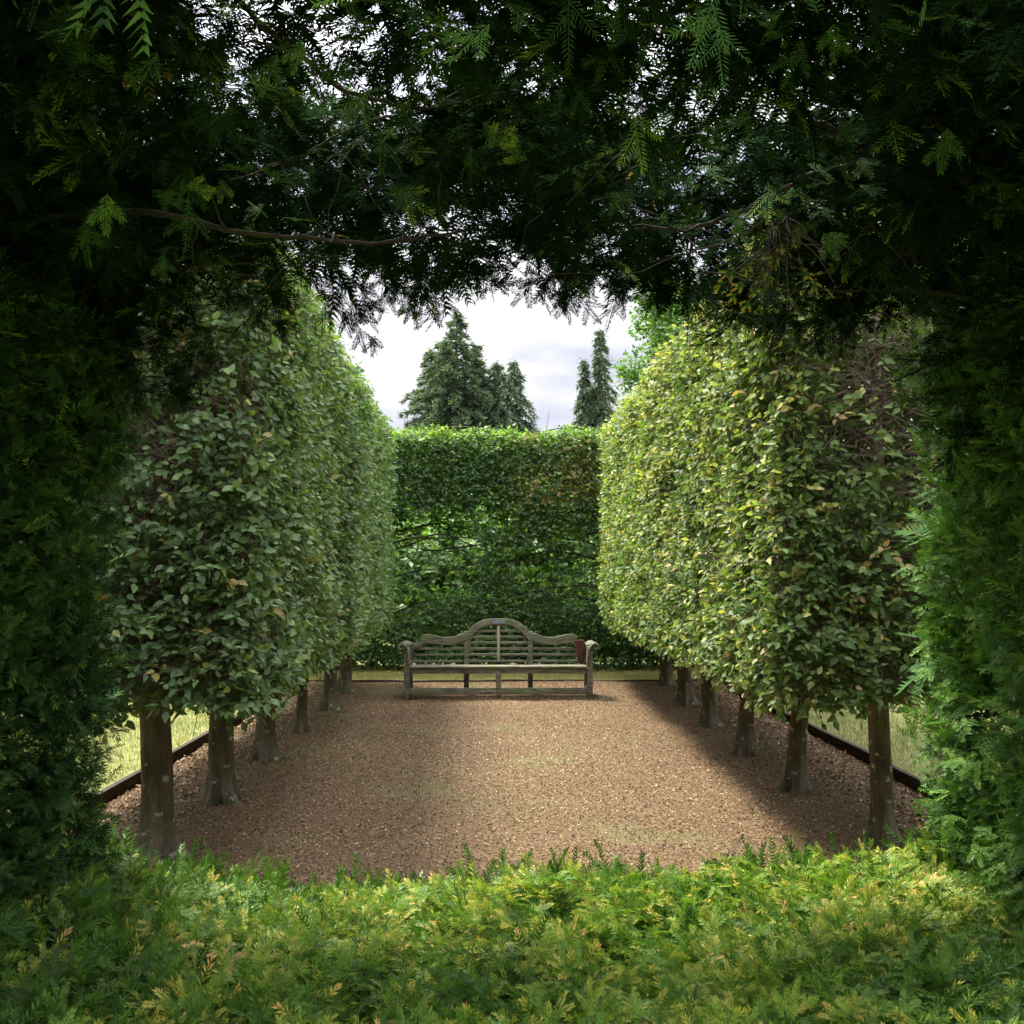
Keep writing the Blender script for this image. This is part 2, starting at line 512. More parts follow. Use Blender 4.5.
# grass blades on the visible lawn strips
mb = MB()
def blades(n, x0, x1, y0, y1, h=.04, golden=.5):
    P = np.stack([rng.uniform(x0, x1, n), rng.uniform(y0, y1, n), np.full(n, LZ)], 1)
    TV = np.array([[-.06, 0, 0], [.06, 0, 0], [.0, .35, 1.0]])
    th = rng.uniform(0, 6.283, n)
    f = np.stack([np.cos(th), np.sin(th), 0 * th], 1)
    sd = np.stack([-np.sin(th), np.cos(th), 0 * th], 1)
    up = np.broadcast_to(np.array([0, 0, 1.0]), (n, 3)) + rng.normal(0, .25, (n, 3))
    inst(mb, TV, np.array([[0, 1, 2]]), P, sd, f, up, h * rng.uniform(.5, 1.3, n),
         np.clip(rng.normal(golden, .2, n) + (vnoise(P, 2.5, 4) - .5) * .5, 0, 1))
blades(45000, -5.2, X0 - .02, 5.0, 14, golden=.5)
blades(45000, X1 + .02, 5.6, 5.0, 14, golden=.5)
blades(34000, -2.9, 3.3, Y1 + .03, 15.9, h=.045, golden=.8)
o = mb.build("lawn_grass", M_grass)
tag(o, "short yellow green grass on the lawn strips beyond the edging", "grass", kind="stuff")

# ------------------------------------------------------------------ pleached hornbeam trees
GOLD = 2.39996
def trunk_mesh(mb, x, y, r0, htop, rg, lean):
    """fluted trunk with buttress roots"""
    zs = np.array([-.06, 0.0, .03, .08, .15, .26, .42, .65, .9, 1.3, 1.9, 2.6, htop])
    fl = np.array([1.75, 1.6, 1.42, 1.22, 1.1, 1.04, 1.0, .97, .95, .88, .72, .5, .3])
    sides = 22
    th = np.arange(sides) * 2 * np.pi / sides
    ph = rg.uniform(0, 6.28, 4)
    V = []
    for z, q in zip(zs, fl):
        w = max(0, (q - 1)) * 1.9
        rr = r0 * (q + w * .7 * np.cos(5 * th + ph[0]) + w * .35 * np.cos(3 * th + ph[1])
                   + .06 * np.cos(2 * th + ph[2] + z) + .05 * np.cos(4 * th + ph[3] - z * 2) + .03 * np.cos(7 * th + ph[0] + z * 3))
        cx = x + lean[0] * z + .012 * math.sin(z * 4 + ph[0]); cy = y + lean[1] * z
        V.append(np.stack([cx + rr * np.cos(th), cy + rr * np.sin(th), np.full(sides, z)], 1))
    V = np.concatenate(V); n = len(zs)
    i = np.arange(n - 1)[:, None] * sides; j = np.arange(sides)[None]; k = (j + 1) % sides
    mb.add(V, np.stack([i + j, i + k, i + sides + k, i + sides + j], -1).reshape(-1, 4))


def tree_row(side, idx, x, y, r0, y0, y1, M, label, r):
    """side -1 left, +1 right ; inner face towards the court"""
    t = thing("hornbeam_tree", (x, y, 0), label, "tree", "pleached hornbeam trees lining the court")
    if side < 0:
        xin = -1.28 - .24 * np.clip((y - 6) / 7, 0, 1); xout = -2.75
    else:
        xin = 1.53; xout = 3.05
    zb, zt = .86, 3.56
    tb = MB(); r0 = r0 * .84
    lean = r.normal(0, .022, 2)
    trunk_mesh(tb, x, y, r0 * r.uniform(.92, 1.08), 3.1, r, lean)
    tb.build("trunk", M_bark, t, smooth=True)
    fine = y < 9.5
    lv, tw = MB(), MB()
    # limbs: tiered, reaching along and across the row, with twigs
    nl = 46 if y < 8 else 26
    for k in range(nl):
        z0 = zb + .1 + (zt - zb - .35) * (k + .5) / nl
        a = k * GOLD + r.uniform(-.3, .3)
        ex = x + math.cos(a) * 9; ey = y + math.sin(a) * 9
        # clip to crown box
        dx, dy = math.cos(a), math.sin(a)
        tx = ((max(xin, xout) - .1 - x) / dx if dx > 0 else (min(xin, xout) + .1 - x) / dx) if abs(dx) > 1e-3 else 9
        ty = ((y1 - .08 - y) / dy if dy > 0 else (y0 + .08 - y) / dy) if abs(dy) > 1e-3 else 9
        Lm = min(tx, ty) * r.uniform(.85, 1.02)
        m = 7
        tt = np.linspace(0, 1, m)
        rise = r.uniform(-.05, .35)
        pts = np.stack([x + dx * Lm * tt, y + dy * Lm * tt, z0 + rise * Lm * tt ** 1.4], 1)
        pts[1:] += np.cumsum(r.normal(0, .022, (m - 1, 3)), 0)
        pts[:, 2] = np.minimum(pts[:, 2], zt - .1)
        tube(tw, pts, np.linspace(.016, .005, m) * r.uniform(.7, 1.3), 5)
        # side twigs
        q = 14 if y < 8 else 6
        ii = r.integers(2, m, q)
        A = pts[ii]
        Bv = A + nrm(r.normal(0, 1, (q, 3)) * np.array([1, 1, .6]) + np.array([dx, dy, .2]) * .7) * r.uniform(.12, .38, (q, 1))
        Bv[:, 0] = np.clip(Bv[:, 0], min(xin, xout) + .02, max(xin, xout) - .02)
        Bv[:, 1] = np.clip(Bv[:, 1], y0 + .02, y1 - .02)
        thin_twigs(tw, A, Bv, .0042)
        thin_twigs(tw, Bv, Bv + nrm(r.normal(0, 1, (q, 3))) * .14, .0025)
    # leaf shell
    a0, a1 = sorted((xin, xout))
    first = idx == 0; last = idx == 5

    def shell(nf, kind):
        u, w = r.random(nf), r.random(nf)
        off = r.exponential(.06, nf) - .02
        if kind == 'in' or kind == 'out':
            xx = xin if kind == 'in' else xout
            nn = np.array([-side, 0, 0.0]) if kind == 'in' else np.array([side, 0, 0.0])
            P = np.stack([np.full(nf, xx), y0 + (y1 - y0) * u, zb + (zt - zb) * w], 1)
        elif kind == 'front' or kind == 'rear':
            yy = y0 if kind == 'front' else y1
            nn = np.array([0, -1.0, 0]) if kind == 'front' else np.array([0, 1.0, 0])
            P = np.stack([a0 + (a1 - a0) * u, np.full(nf, yy), zb + (zt - zb) * w], 1)
        else:
            zz = zt if kind == 'top' else zb
            nn = np.array([0, 0, 1.0 if kind == 'top' else -1.0])
            P = np.stack([a0 + (a1 - a0) * u, y0 + (y1 - y0) * w, np.full(nf, zz)], 1)
        bump = (fnoise(P, 1.5, 31 + side) - .5) * .10 + (fnoise(P, 4.5, 13) - .5) * .08
        # round the long edges
        cz = np.clip((P[:, 2] - (zt - .35)) / .35, 0, 1) ** 2 * .05
        cb = np.clip((zb + .25 - P[:, 2]) / .25, 0, 1) ** 2 * .05
        P = P + nn * (bump - off - cz - cb)[:, None]
        if kind in ('in', 'out') and first:
            P[:, 1] += 0
        nnv = np.broadcast_to(nn, P.shape)
        return P, nnv

    dens = 1.0 if y < 9.5 else .82
    W = y1 - y0; HT = zt - zb; TK = a1 - a0
    size = .054 if side < 0 else .051
    plan = [('in', 980, 1), ('out', 620, 0), ('top', 420, 0), ('bottom', 200, 1)]
    if first: plan.append(('front', 800, 1))
    if last: plan.append(('rear', 260, 0))
    area = {'in': W * HT, 'out': W * HT, 'top': W * TK, 'bottom': W * TK, 'front': TK * HT, 'rear': TK * HT}
    for kind, d_, vis in plan:
        nf = int(area[kind] * d_ * dens)
        P, nn = shell(nf, kind)
        den = fnoise(P, 2.2, 77 + idx)
        keep = den > r.uniform(.12, .56, nf) * .95
        if kind == 'front':
            # bare twiggy patch high on the near face
            zr = (P[:, 2] - zb) / HT
            if side > 0:
                pr = np.clip(1.25 - 1.2 * np.clip((zr - .30) / .25, 0, 1), .09, 1)
                pr = np.where(P[:, 0] < xin + .14, 1, pr)
            else:
                pr = np.clip(1.2 - 1.1 * np.exp(-((zr - .56) / .2) ** 2 - ((P[:, 0] + 1.78) / .36) ** 2), .08, 1)
            keep &= r.random(nf) < pr
        else:
            keep &= r.random(nf) < 1
        P, nn = P[keep], nn[keep]; nf = len(P)
        d = nn * .55 + r.normal(0, .6, (nf, 3)) + np.array([0, 0, .0])
        if kind == 'bottom': d = d + nn * 0 + r.normal(0, .5, (nf, 3)) * np.array([1, 1, 0])
        zr = np.clip((P[:, 2] - zb) / HT, 0, 1)
        pat = fnoise(P, 1.0, 55)
        var = np.clip(r.normal(.38, .2, nf) + (pat - .5) * .9 + .15 * (zr - .4), 0, 1)
        if kind == 'front': var = var * .55
        yel = (.10 + .35 * zr * (side > 0) + .08 * (side < 0) * (zr > .8) + (.35 if kind == 'top' else 0))
        if kind == 'front': yel = yel * .25
        tipf = np.where(r.random(nf) < yel, r.uniform(.4, 1.0, nf), 0)
        dryp = fnoise(P, 1.3, 141) > .60
        tipf = np.where(dryp & (r.random(nf) < (.06 if side > 0 else .04)), r.uniform(1.2, 1.7, nf), tipf)
        P = P - nn * np.where(dryp, r.uniform(0, .12, nf), 0)[:, None]
        tipf = np.where(r.random(nf) < (.035 if side > 0 else .015) * (1 + 2 * (pat > .56)), r.uniform(1.4, 2, nf), tipf)
        sprigs(lv, tw if (fine and vis) else None, P, d, size, 5 if vis else 4, r, fine=fine and vis, tipf=tipf, var=var,
               out=nn, up_bias=.55)
    # bare shoot stubs along the inner face
    m = 900 if y < 9.5 else 500
    A = np.stack([xin + side * r.exponential(.06, m), r.uniform(y0, y1, m), r.uniform(zb + .1, zt - .05, m)], 1)
    Dv = nrm(r.normal(0, 1, (m, 3)) * np.array([.4, 1, .7])) * r.uniform(.05, .22, (m, 1))
    Bq = A + Dv; Bq[:, 1] = np.clip(Bq[:, 1], y0, y1)
    thin_twigs(tw, A, Bq, r.uniform(.0018, .004, m))
    # sparse leaves within
    nf = 1600
    P = np.stack([r.uniform(a0 + .1, a1 - .1, nf), r.uniform(y0, y1, nf), r.uniform(zb, zt, nf)], 1)
    if first:
        P = P[P[:, 1] > y0 + .6]
        # fine bare twigs just behind the near face
        m = 1500
        A = np.stack([r.uniform(a0 + .05, a1 - .05, m), y0 + .03 + r.exponential(.12, m), r.uniform(zb + .1, zt - .05, m)], 1)
        Dv = nrm(r.normal(0, 1, (m, 3)) * np.array([1, .35, .55])) * r.uniform(.06, .3, (m, 1))
        Bq = A + Dv; Bq[:, 0] = np.clip(Bq[:, 0], a0, a1); Bq[:, 1] = np.maximum(Bq[:, 1], y0 + .01)
        thin_twigs(tw, A, Bq, r.uniform(.0016, .0042, m))
        thin_twigs(tw, Bq, Bq + nrm(r.normal(0, 1, (m, 3)) * np.array([1, .4, .8])) * .1, .0014)
    nf = len(P)
    sprigs(lv, None, P, r.normal(0, 1, (nf, 3)), .08, 5, r, fine=False, var=r.uniform(0, .6, nf))
    tw.build("branches", M_twig, t)
    lv.build("foliage", M, t)
    return t


LX, LY = -1.97, [5.83, 7.2, 8.7, 10.15, 11.75, 13.4]
RX, RY = 2.25, [6.05, 7.45, 8.95, 10.5, 12.15, 13.75]
# trunk foot positions read from the photo
LPX = [-1.90, -1.89, -1.945, -1.92, -1.90, -1.95]
RPX = [2.245, 2.17, 2.16, 2.15, 2.20, 2.25]
LR = [.100, .088, .088, .060, .088, .098]
RR = [.082, .078, .074, .082, .088, .090]
ordn = ["nearest", "second", "third", "fourth", "fifth", "farthest"]
LL = ["nearest hornbeam of the left row, thick brown trunk, bare twiggy patch in its near face",
      "second hornbeam of the left row, straight trunk flaring into roots beside the timber edging",
      "third hornbeam of the left row, pale grey stones of root at its foot",
      "fourth hornbeam of the left row, the one with the thinnest trunk",
      "fifth hornbeam of the left row, grey trunk next to the dark last one",
      "farthest hornbeam of the left row, dark trunk nearest the bench's left end"]
RL = ["nearest hornbeam of the right row, lichen-spotted trunk beside the yew, twiggy near face",
      "second hornbeam of the right row, mossy trunk with spreading roots on the mulch",
      "third hornbeam of the right row, short pale trunk showing under yellowing leaves",
      "fourth hornbeam of the right row, dark trunk half hidden by hanging leaves",
      "fifth hornbeam of the right row, fluted trunk just before the last dark one",
      "farthest hornbeam of the right row, dark trunk nearest the bench's right end"]
LL[2] = "third hornbeam of the left row, trunk widening to a knobbly foot, yellow green leaves above"
for i in range(6):
    r = np.random.default_rng(100 + i)
    y0 = 5.35 if i == 0 else (LY[i - 1] + LY[i]) / 2; y1 = 14.1 if i == 5 else (LY[i] + LY[i + 1]) / 2
    tree_row(-1, i, LPX[i], LY[i], LR[i], y0, y1, M_horn_l, LL[i], r)
    r = np.random.default_rng(200 + i)
    y0 = 5.45 if i == 0 else (RY[i - 1] + RY[i]) / 2; y1 = 14.4 if i == 5 else (RY[i] + RY[i + 1]) / 2
    tree_row(1, i, RPX[i], RY[i], RR[i], y0, y1, M_horn_r, RL[i], r)

# ------------------------------------------------------------------ back hedge
def back_hedge():
    r = np.random.default_rng(5)
    xa, xb, ya, yb, zb, zt = -4.6, 4.9, 15.25, 16.4, .2, 3.60
    t = thing("hornbeam_hedge", (0.1, 15.85, LZ), "tall flat-topped clipped hedge closing the court behind the bench, dark branches showing through", "hedge")
    lv, tw = MB(), MB()
    for k, x in enumerate((-4.1, -1.95, 2.1, 4.3)):
        sb = MB()
        trunk_mesh(sb, x, 16.1, .045, 3.4, r, r.normal(0, .01, 2))
        sb.build("trunk", M_bark, t, smooth=True)
        for s in (-1, 1):
            for m in range(11):
                z0 = .55 + m * .29 + r.uniform(-.08, .08)
                L = r.uniform(1.5, 2.3)
                n = 9
                tt = np.linspace(0, 1, n)
                pts = np.stack([x + s * L * tt, 16.1 - r.uniform(.2, .75) * tt, z0 + .12 * L * np.sin(tt * 3) + r.uniform(-.1, .25) * tt], 1)
                pts[1:] += np.cumsum(r.normal(0, .018, (n - 1, 3)), 0)
                tube(tw, pts, np.linspace(.022, .006, n) * r.uniform(.6, 1.2), 5)
                A = pts[r.integers(1, n, 9)]
                thin_twigs(tw, A, A + nrm(r.normal(0, 1, (9, 3))) * .32, .005)
    for kind, d_ in (('front', 600), ('rear', 480), ('top', 520)):
        if kind == 'top':
            nf = int((xb - xa) * (yb - ya) * d_)
            P = np.stack([r.uniform(xa, xb, nf), r.uniform(ya, yb, nf), np.full(nf, zt)], 1); nn = np.array([0, 0, 1.0])
        else:
            nf = int((xb - xa) * (zt - zb) * d_)
            yy, nn = (ya, np.array([0, -1.0, 0])) if kind == 'front' else (yb, np.array([0, 1.0, 0]))
            P = np.stack([r.uniform(xa, xb, nf), np.full(nf, yy), r.uniform(zb, zt, nf)], 1)
        P = P + nn * ((fnoise(P, 1.8, 41) - .5) * .26 - r.exponential(.07, nf))[:, None]
        zr = (P[:, 2] - zb) / (zt - zb)
        den = fnoise(P * np.array([.7, 1, 1.5]), 2.0, 91 if kind == 'front' else 47)
        lim = .38 + .22 * np.exp(-((zr - .44) / .22) ** 2) - .30 * (zr > .68)
        if kind == 'top': lim = .2
        keep = den > lim * r.uniform(.75, 1.25, nf)
        P = P[keep]; zr = zr[keep]; nf = len(P)
        var = np.clip(r.normal(.45, .22, nf) + .3 * (zr > .93), 0, 1)
        dry = (fnoise(P, 1.2, 66) > .40) & (P[:, 0] > .2 + r.normal(0, .2, nf)) & (zr > .70 + r.normal(0, .05, nf)) & (zr < .985)
        tipf = np.where(r.random(nf) < .12 + .6 * (zr > .96), r.uniform(.4, 1, nf), 0)
        tipf = np.where(dry & (r.random(nf) < .9), r.uniform(1.5, 2, nf), tipf)
        sprigs(lv, None, P, nn * .6 + r.normal(0, .6, (nf, 3)), .062, 5, r, fine=False, var=var, tipf=tipf,
               out=np.broadcast_to(nn, P.shape), up_bias=.6)
    # long limbs woven along the face
    for k in range(22):
        z0 = r.uniform(.7, 2.7); xs = r.uniform(xa, xb - 2.2); L = r.uniform(1.6, 2.8); n = 14
        tt = np.linspace(0, 1, n)
        pts = np.stack([xs + L * tt, 15.42 + r.uniform(-.08, .25) + .08 * np.sin(tt * 9 + k), z0 + r.uniform(-.15, .3) * tt + r.uniform(.08, .28) * np.sin(tt * 3.1)], 1)
        pts[1:] += np.cumsum(r.normal(0, .022, (n - 1, 3)), 0)
        A = pts[r.integers(1, n, 22)]
        thin_twigs(tw, A, A + nrm(r.normal(0, 1, (22, 3)) * np.array([1, .4, .8])) * r.uniform(.1, .4, (22, 1)), .005)
        if r.random() < .5: pts = pts[::-1]
        tube(tw, pts, np.linspace(.018, .004, n) * r.uniform(.6, 1.2), 5)
    # skirt of low leaves
    nf = 3400
    P = np.stack([r.uniform(xa, xb, nf), r.uniform(ya, yb, nf), r.uniform(.2, 1.0, nf) ** 1.2], 1)
    sprigs(lv, None, P, r.normal(0, .7, (nf, 3)) + np.array([0, 0, .2]), .065, 5, r, fine=False, var=r.uniform(0, .5, nf))
    tw.build("branches", M_yewbark, t)
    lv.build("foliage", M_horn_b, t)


back_hedge()

# ------------------------------------------------------------------ bench
def bench():
    bx0, fy, by = 0.02, 12.72, 13.22
    t = thing("garden_bench", (bx0, 12.95, 0), "weathered grey-green wooden bench with arched back and scrolled arms at the court's end", "bench")
    def bar(name, boxes, m=M_wood, w=.005, parent=t):
        b = MB()
        for q in boxes:
            box(b, bx0 + q[0], bx0 + q[1], *q[2:])
        o = b.build(name, m, parent); bevel(o, w); return o
    ga = MULCH_Z(np.array([[0, 13.0, 0]]))[0]
    z0 = ga - .005
    # front legs, middle leg, stretcher, seat
    for x in (-1.13, 1.13):
        bar("leg", [(x - .035, x + .035, fy, fy + .07, z0, .64)])
    bar("leg", [(-.032, .032, fy + .003, fy + .067, z0 + .045, .375)])
    for x in (-1.13, -.41, .41, 1.13):
        bar("leg", [(x - .032, x + .032, by - .02, by + .045, z0, .44)])
    bar("stretcher", [(-1.092, -.034, fy + .012, fy + .055, .055, .135), (.034, 1.092, fy + .012, fy + .055, .055, .135)])
    for q in ((-1.155, -1.11, .33, .39), (1.11, 1.155, .33, .39), (-1.15, -1.115, .07, .12), (1.115, 1.15, .07, .12)):
        bar("side_rail", [(q[0], q[1], fy + .072, by - .022, q[2], q[3])])
    bar("seat_rail", [(-1.093, 1.093, fy + .008, fy + .055, .312, .378)])
    for k in range(6):
        ya = fy - .022 + k * .083
        bar("seat_slat", [(-1.09, 1.09, ya, ya + .066, .381 - k * .004, .405 - k * .004)])
    # back slats
    for k, z in enumerate((.423, .507, .583, .66, .735, .81)):
        zz = z - .005
        if k < 4:
            e = 1.10 if k < 3 else 1.02
            bar("back_slat", [(-e, -.443, by + .006, by + .026, zz - .015, zz + .015),
                              (-.377, -.022, by + .006, by + .026, zz - .015, zz + .015),
                              (.022, .377, by + .006, by + .026, zz - .015, zz + .015),
                              (.443, e, by + .006, by + .026, zz - .015, zz + .015)], w=.003)
        else:
            e = .377 if k == 4 else .34
            bar("back_slat", [(-e, -.022, by + .006, by + .026, zz - .015, zz + .015),
                              (.022, e, by + .006, by + .026, zz - .015, zz + .015)], w=.003)
    for x in (-.41, .41):
        bar("back_post", [(x - .032, x + .032, by - .012, by + .04, .41, .80)])
    bar("back_post", [(-.02, .02, by - .012, by + .03, .41, .87)], M_wood2)["label"] = "pale middle post of the back"
    for x in (-1.125, 1.125):
        bar("back_post", [(x - .028, x + .028, by - .01, by + .04, .442, .66)])
    # shaped top rail
    top = [(0, .962), (.11, .962), (.2, .945), (.28, .91), (.34, .862), (.385, .81), (.42, .778), (.455, .782), (.50, .765),
           (.56, .738), (.64, .725), (.72, .728), (.80, .745), (.88, .765), (.94, .765), (.985, .748), (1.01, .715), (1.0, .69),
           (1.04, .66), (1.09, .645), (1.14, .64)]
    bot = [(0, .885), (.11, .885), (.17, .872), (.23, .845), (.28, .81), (.32, .765), (.355, .72), (.40, .69), (.46, .675),
           (.54, .645), (.64, .63), (.72, .63), (.80, .64), (.86, .65), (.91, .655), (.95, .645), (.97, .63), (.985, .61),
           (1.02, .585), (1.08, .565), (1.14, .56)]
    b = MB()
    T = [(-x, z) for x, z in top[:0:-1]] + top
    Bo = [(-x, z) for x, z in bot[:0:-1]] + bot
    n = len(T)
    y_a, y_b = by - .018, by + .032
    V = []
    for (tx, tz), (qx, qz) in zip(T, Bo):
        V += [[bx0 + tx, y_a, tz], [bx0 + qx, y_a, qz], [bx0 + qx, y_b, qz], [bx0 + tx, y_b, tz]]
    F = [[k * 4 + a, k * 4 + 4 + a, k * 4 + 4 + (a + 1) % 4, k * 4 + (a + 1) % 4] for k in range(n - 1) for a in range(4)]
    b.add(V, F); b.add(V[:4], [[0, 1, 2, 3]]); b.add(V[-4:], [[3, 2, 1, 0]])
    o = b.build("top_rail", M_wood, t); bevel(o, .005)
    p = bar("plaque", [(-.085, .085, y_a - .005, y_a - .001, .897, .945)], M_plq, .001)
    p["label"] = "small blue-grey metal plaque on the top of the back"
    # scrolled arms: profile in XZ pushed along Y
    for s in (-1, 1):
        prof = [(1.10, .44), (1.105, .50), (1.11, .56), (1.122, .61), (1.145, .65), (1.175, .675), (1.205, .68), (1.228, .665),
                (1.235, .64), (1.222, .618), (1.198, .612), (1.182, .628)]
        P = np.array(prof); Tn = nrm(np.gradient(P, axis=0)); N = np.stack([Tn[:, 1], -Tn[:, 0]], 1)
        wd = np.linspace(.016, .013, len(P))[:, None]
        b = MB(); V = []
        for a_, c_ in zip(P - N * wd, P + N * wd):
            for (q, yy) in ((a_, fy - .03), (c_, fy - .03), (c_, fy + .06), (a_, fy + .06)):
                V.append([bx0 + s * q[0], yy, q[1]])
        n2 = len(P)
        F = [[k * 4 + a, k * 4 + 4 + a, k * 4 + 4 + (a + 1) % 4, k * 4 + (a + 1) % 4] for k in range(n2 - 1) for a in range(4)]
        b.add(V, F); b.add(V[:4], [[0, 1, 2, 3]]); b.add(V[-4:], [[3, 2, 1, 0]])
        # arm rest board rolling back to the back posts
        V = []
        for yy in np.linspace(fy + .062, by - .02, 6):
            for a_ in ((1.10, .655), (1.15, .682), (1.20, .688), (1.235, .66), (1.225, .645), (1.19, .668), (1.15, .662), (1.105, .637)):
                V.append([bx0 + s * a_[0], yy, a_[1]])
        F = [[k * 8 + a, k * 8 + 8 + a, k * 8 + 8 + (a + 1) % 8, k * 8 + (a + 1) % 8] for k in range(5) for a in range(8)]
        b.add(V, F); b.add(V[:8], [list(range(8))]); b.add(V[-8:], [list(range(7, -1, -1))])
        b.build("armrest", M_wood, t)
    b = MB()
    x = bx0
    V = [[x + 1.02, by - .1, .415], [x + 1.09, by - .1, .415], [x + 1.10, by - .1, .695], [x + .965, by - .1, .695],
         [x + 1.02, by - .06, .415], [x + 1.09, by - .06, .415], [x + 1.10, by - .06, .695], [x + .965, by - .06, .695]]
    b.add(V, [[0, 1, 2, 3], [4, 7, 6, 5], [0, 4, 5, 1], [1, 5, 6, 2], [2, 6, 7, 3], [3, 7, 4, 0]])
    o = b.build("arm_support", M_red, t); bevel(o, .004)
    o["label"] = "red-brown board inside the right arm"


bench()

# ------------------------------------------------------------------ trees beyond
def conifer(x, y, h, w, seed, label, peaks, droop=.5):
    r = np.random.default_rng(seed)
    t = thing("cypress_tree", (x, y, LZ), label, "tree", "dark cypresses beyond the back hedge")
    lv, tw, tk = MB(), MB(), MB()
    for (dx, dy, ph, pw) in peaks:
        cx, cy = x + dx, y + dy
        tube(tk, [[cx, cy, 0], [cx + .05, cy, ph * .4], [cx - .04, cy, ph * .75], [cx + .03, cy, ph - .15]], [.2, .14, .07, .012], 8)
        nb = int(84 * ph / 4)
        for k in range(nb):
            tt = (k + r.uniform(0, 1)) / nb
            z = .6 + (ph - .7) * tt
            R_ = pw * (1 - tt) ** .8 * r.uniform(.35, 1.25) + .03
            a = k * GOLD + r.normal(0, .3)
            n = 7
            q = np.linspace(0, 1, n)
            up = r.uniform(.2, .75) * (1 - .4 * tt)
            pts = np.stack([cx + np.cos(a) * R_ * q, cy + np.sin(a) * R_ * q,
                            z + up * R_ * q - droop * R_ * q ** 2.6], 1)
            tube(tw, pts, np.linspace(.025, .004, n), 4)
            m = int(20 + 74 * R_)
            ii = r.random(m) ** .7
            P = np.stack([np.interp(ii, q, pts[:, c]) for c in range(3)], 1)
            d = np.stack([np.cos(a) + r.normal(0, .7, m), np.sin(a) + r.normal(0, .7, m), r.normal(-.35 - droop * .7 + .9 * tt * (droop < .5), .45, m)], 1)
            s_, f_, u_ = frames(d, r.normal(0, 1, (m, 3)))
            TV = np.array([[0, 0, 0], [-.16, .35, .03], [-.10, .8, 0], [0, 1.1, -.1], [.12, .75, 0], [.17, .3, -.03]])
            var = np.clip(r.normal(.45, .22, m) + .15 * (ii - .5), 0, 1)
            inst(lv, TV, np.array([[0, 3, 2, 1], [0, 5, 4, 3]]), P, s_, f_, u_, r.uniform(.10, .27, m) * (1 - .35 * tt), var)
            inst(lv, TV * np.array([.5, 1, 1]), np.array([[0, 3, 2, 1], [0, 5, 4, 3]]), P + r.normal(0, .06, (m, 3)), u_, f_, s_, r.uniform(.09, .22, m) * (1 - .35 * tt), var)
    tk.build("trunk", M_bark, t, smooth=True)
    tw.build("branches", M_yewbark, t)
    lv.build("foliage", M_con, t)


# (dx, dy, height, half width)
conifer(-1.2, 30, 9.1, 2, 7, "broad dark cypress with a pointed top rising behind the hedge, left of centre",
        [(0, 0, 9.25, 3.0), (-.8, .3, 8.2, 2.2), (.5, .4, 8.3, 2.4), (-.3, -.4, 8.3, 2.6)], droop=.45)
conifer(-0.1, 30.4, 7.6, 1.1, 8, "drooping round-shouldered cypress touching the taller one behind the hedge",
        [(.1, 0, 7.9, 3.0), (.6, .1, 7.95, 2.6), (-.45, .3, 7.9, 2.6), (.35, -.3, 7.5, 2.6)], droop=.95)
conifer(2.85, 30, 8.5, .7, 9, "narrow straggly cypress with thin top standing alone in the sky, right of centre",
        [(.2, 0, 8.8, 1.15), (-.26, .1, 7.9, 1.1), (.0, .2, 7.0, 2.0)], droop=.9)


def broadleaf(x, y, h, rad, seed, label, name="leafy_tree", M=None, n=2600, cz=None, size=.12, cat="tree", group=None, squash=1.1, trunk=True):
    r = np.random.default_rng(seed)
    t = thing(name, (x, y, LZ), label, cat, group)
    lv, tw, tk = MB(), MB(), MB()
    cz = cz or h - rad
    if trunk:
        tube(tk, [[x, y, 0], [x + .05, y, cz * .5], [x, y, cz]], [.16, .12, .07], 9)
        tk.build("trunk", M_bark, t, smooth=True)
    cl = nrm(r.normal(0, 1, (26, 3))) * r.uniform(.35, .95, (26, 1)) ** .6
    C = np.array([x, y, cz]) + cl * rad * np.array([1, 1, squash]) * .85
    for c in C:
        s0 = np.array([x, y, max(.3, cz - rad * .7)])
        q = np.linspace(0, 1, 6)[:, None]
        pts = s0 + (c - s0) * q; pts[1:-1] += r.normal(0, rad * .04, (4, 3))
        tube(tw, pts, np.linspace(.05, .008, 6), 4)
    w = r.integers(0, 26, n)
    P = C[w] + nrm(r.normal(0, 1, (n, 3))) * (r.random((n, 1)) ** .4) * rad * r.uniform(.28, .5, 26)[w][:, None]
    P = P[P[:, 2] > .25]; n = len(P)
    out = nrm(P - np.array([x, y, cz - rad * .3]))
    sprigs(lv, None, P, out + r.normal(0, .5, (n, 3)), size, 5, r, fine=False, var=np.clip(r.normal(.45, .2, n), 0, 1), out=out)
    tw.build("branches", M_twig, t)
    lv.build("foliage", M or M_broad, t)


broadleaf(4.1, 21.9, 7.7, 1.3, 21, "bright green leafy tree rising behind the far top of the right hornbeams", n=4200, size=.10, squash=1.6)
GB = "green shrubs filling the gap behind the back hedge"
for k, (x, y, h, rr) in enumerate([(-3.6, 18.9, 3.2, 1.5), (-1.2, 19.3, 3.3, 1.6), (1.1, 19.0, 3.2, 1.5), (3.4, 19.4, 3.3, 1.6)]):
    broadleaf(x, y, h, rr, 30 + k, ["rounded green shrub", "rounded green shrub"][0] + " glimpsed through the back hedge, " +
              ["behind its left end", "behind the left half of the bench", "behind the right half of the bench", "behind its right end"][k],
              name="green_shrub", M=M_shrub, n=2100, size=.15, cat="shrub", group=GB, squash=.95)

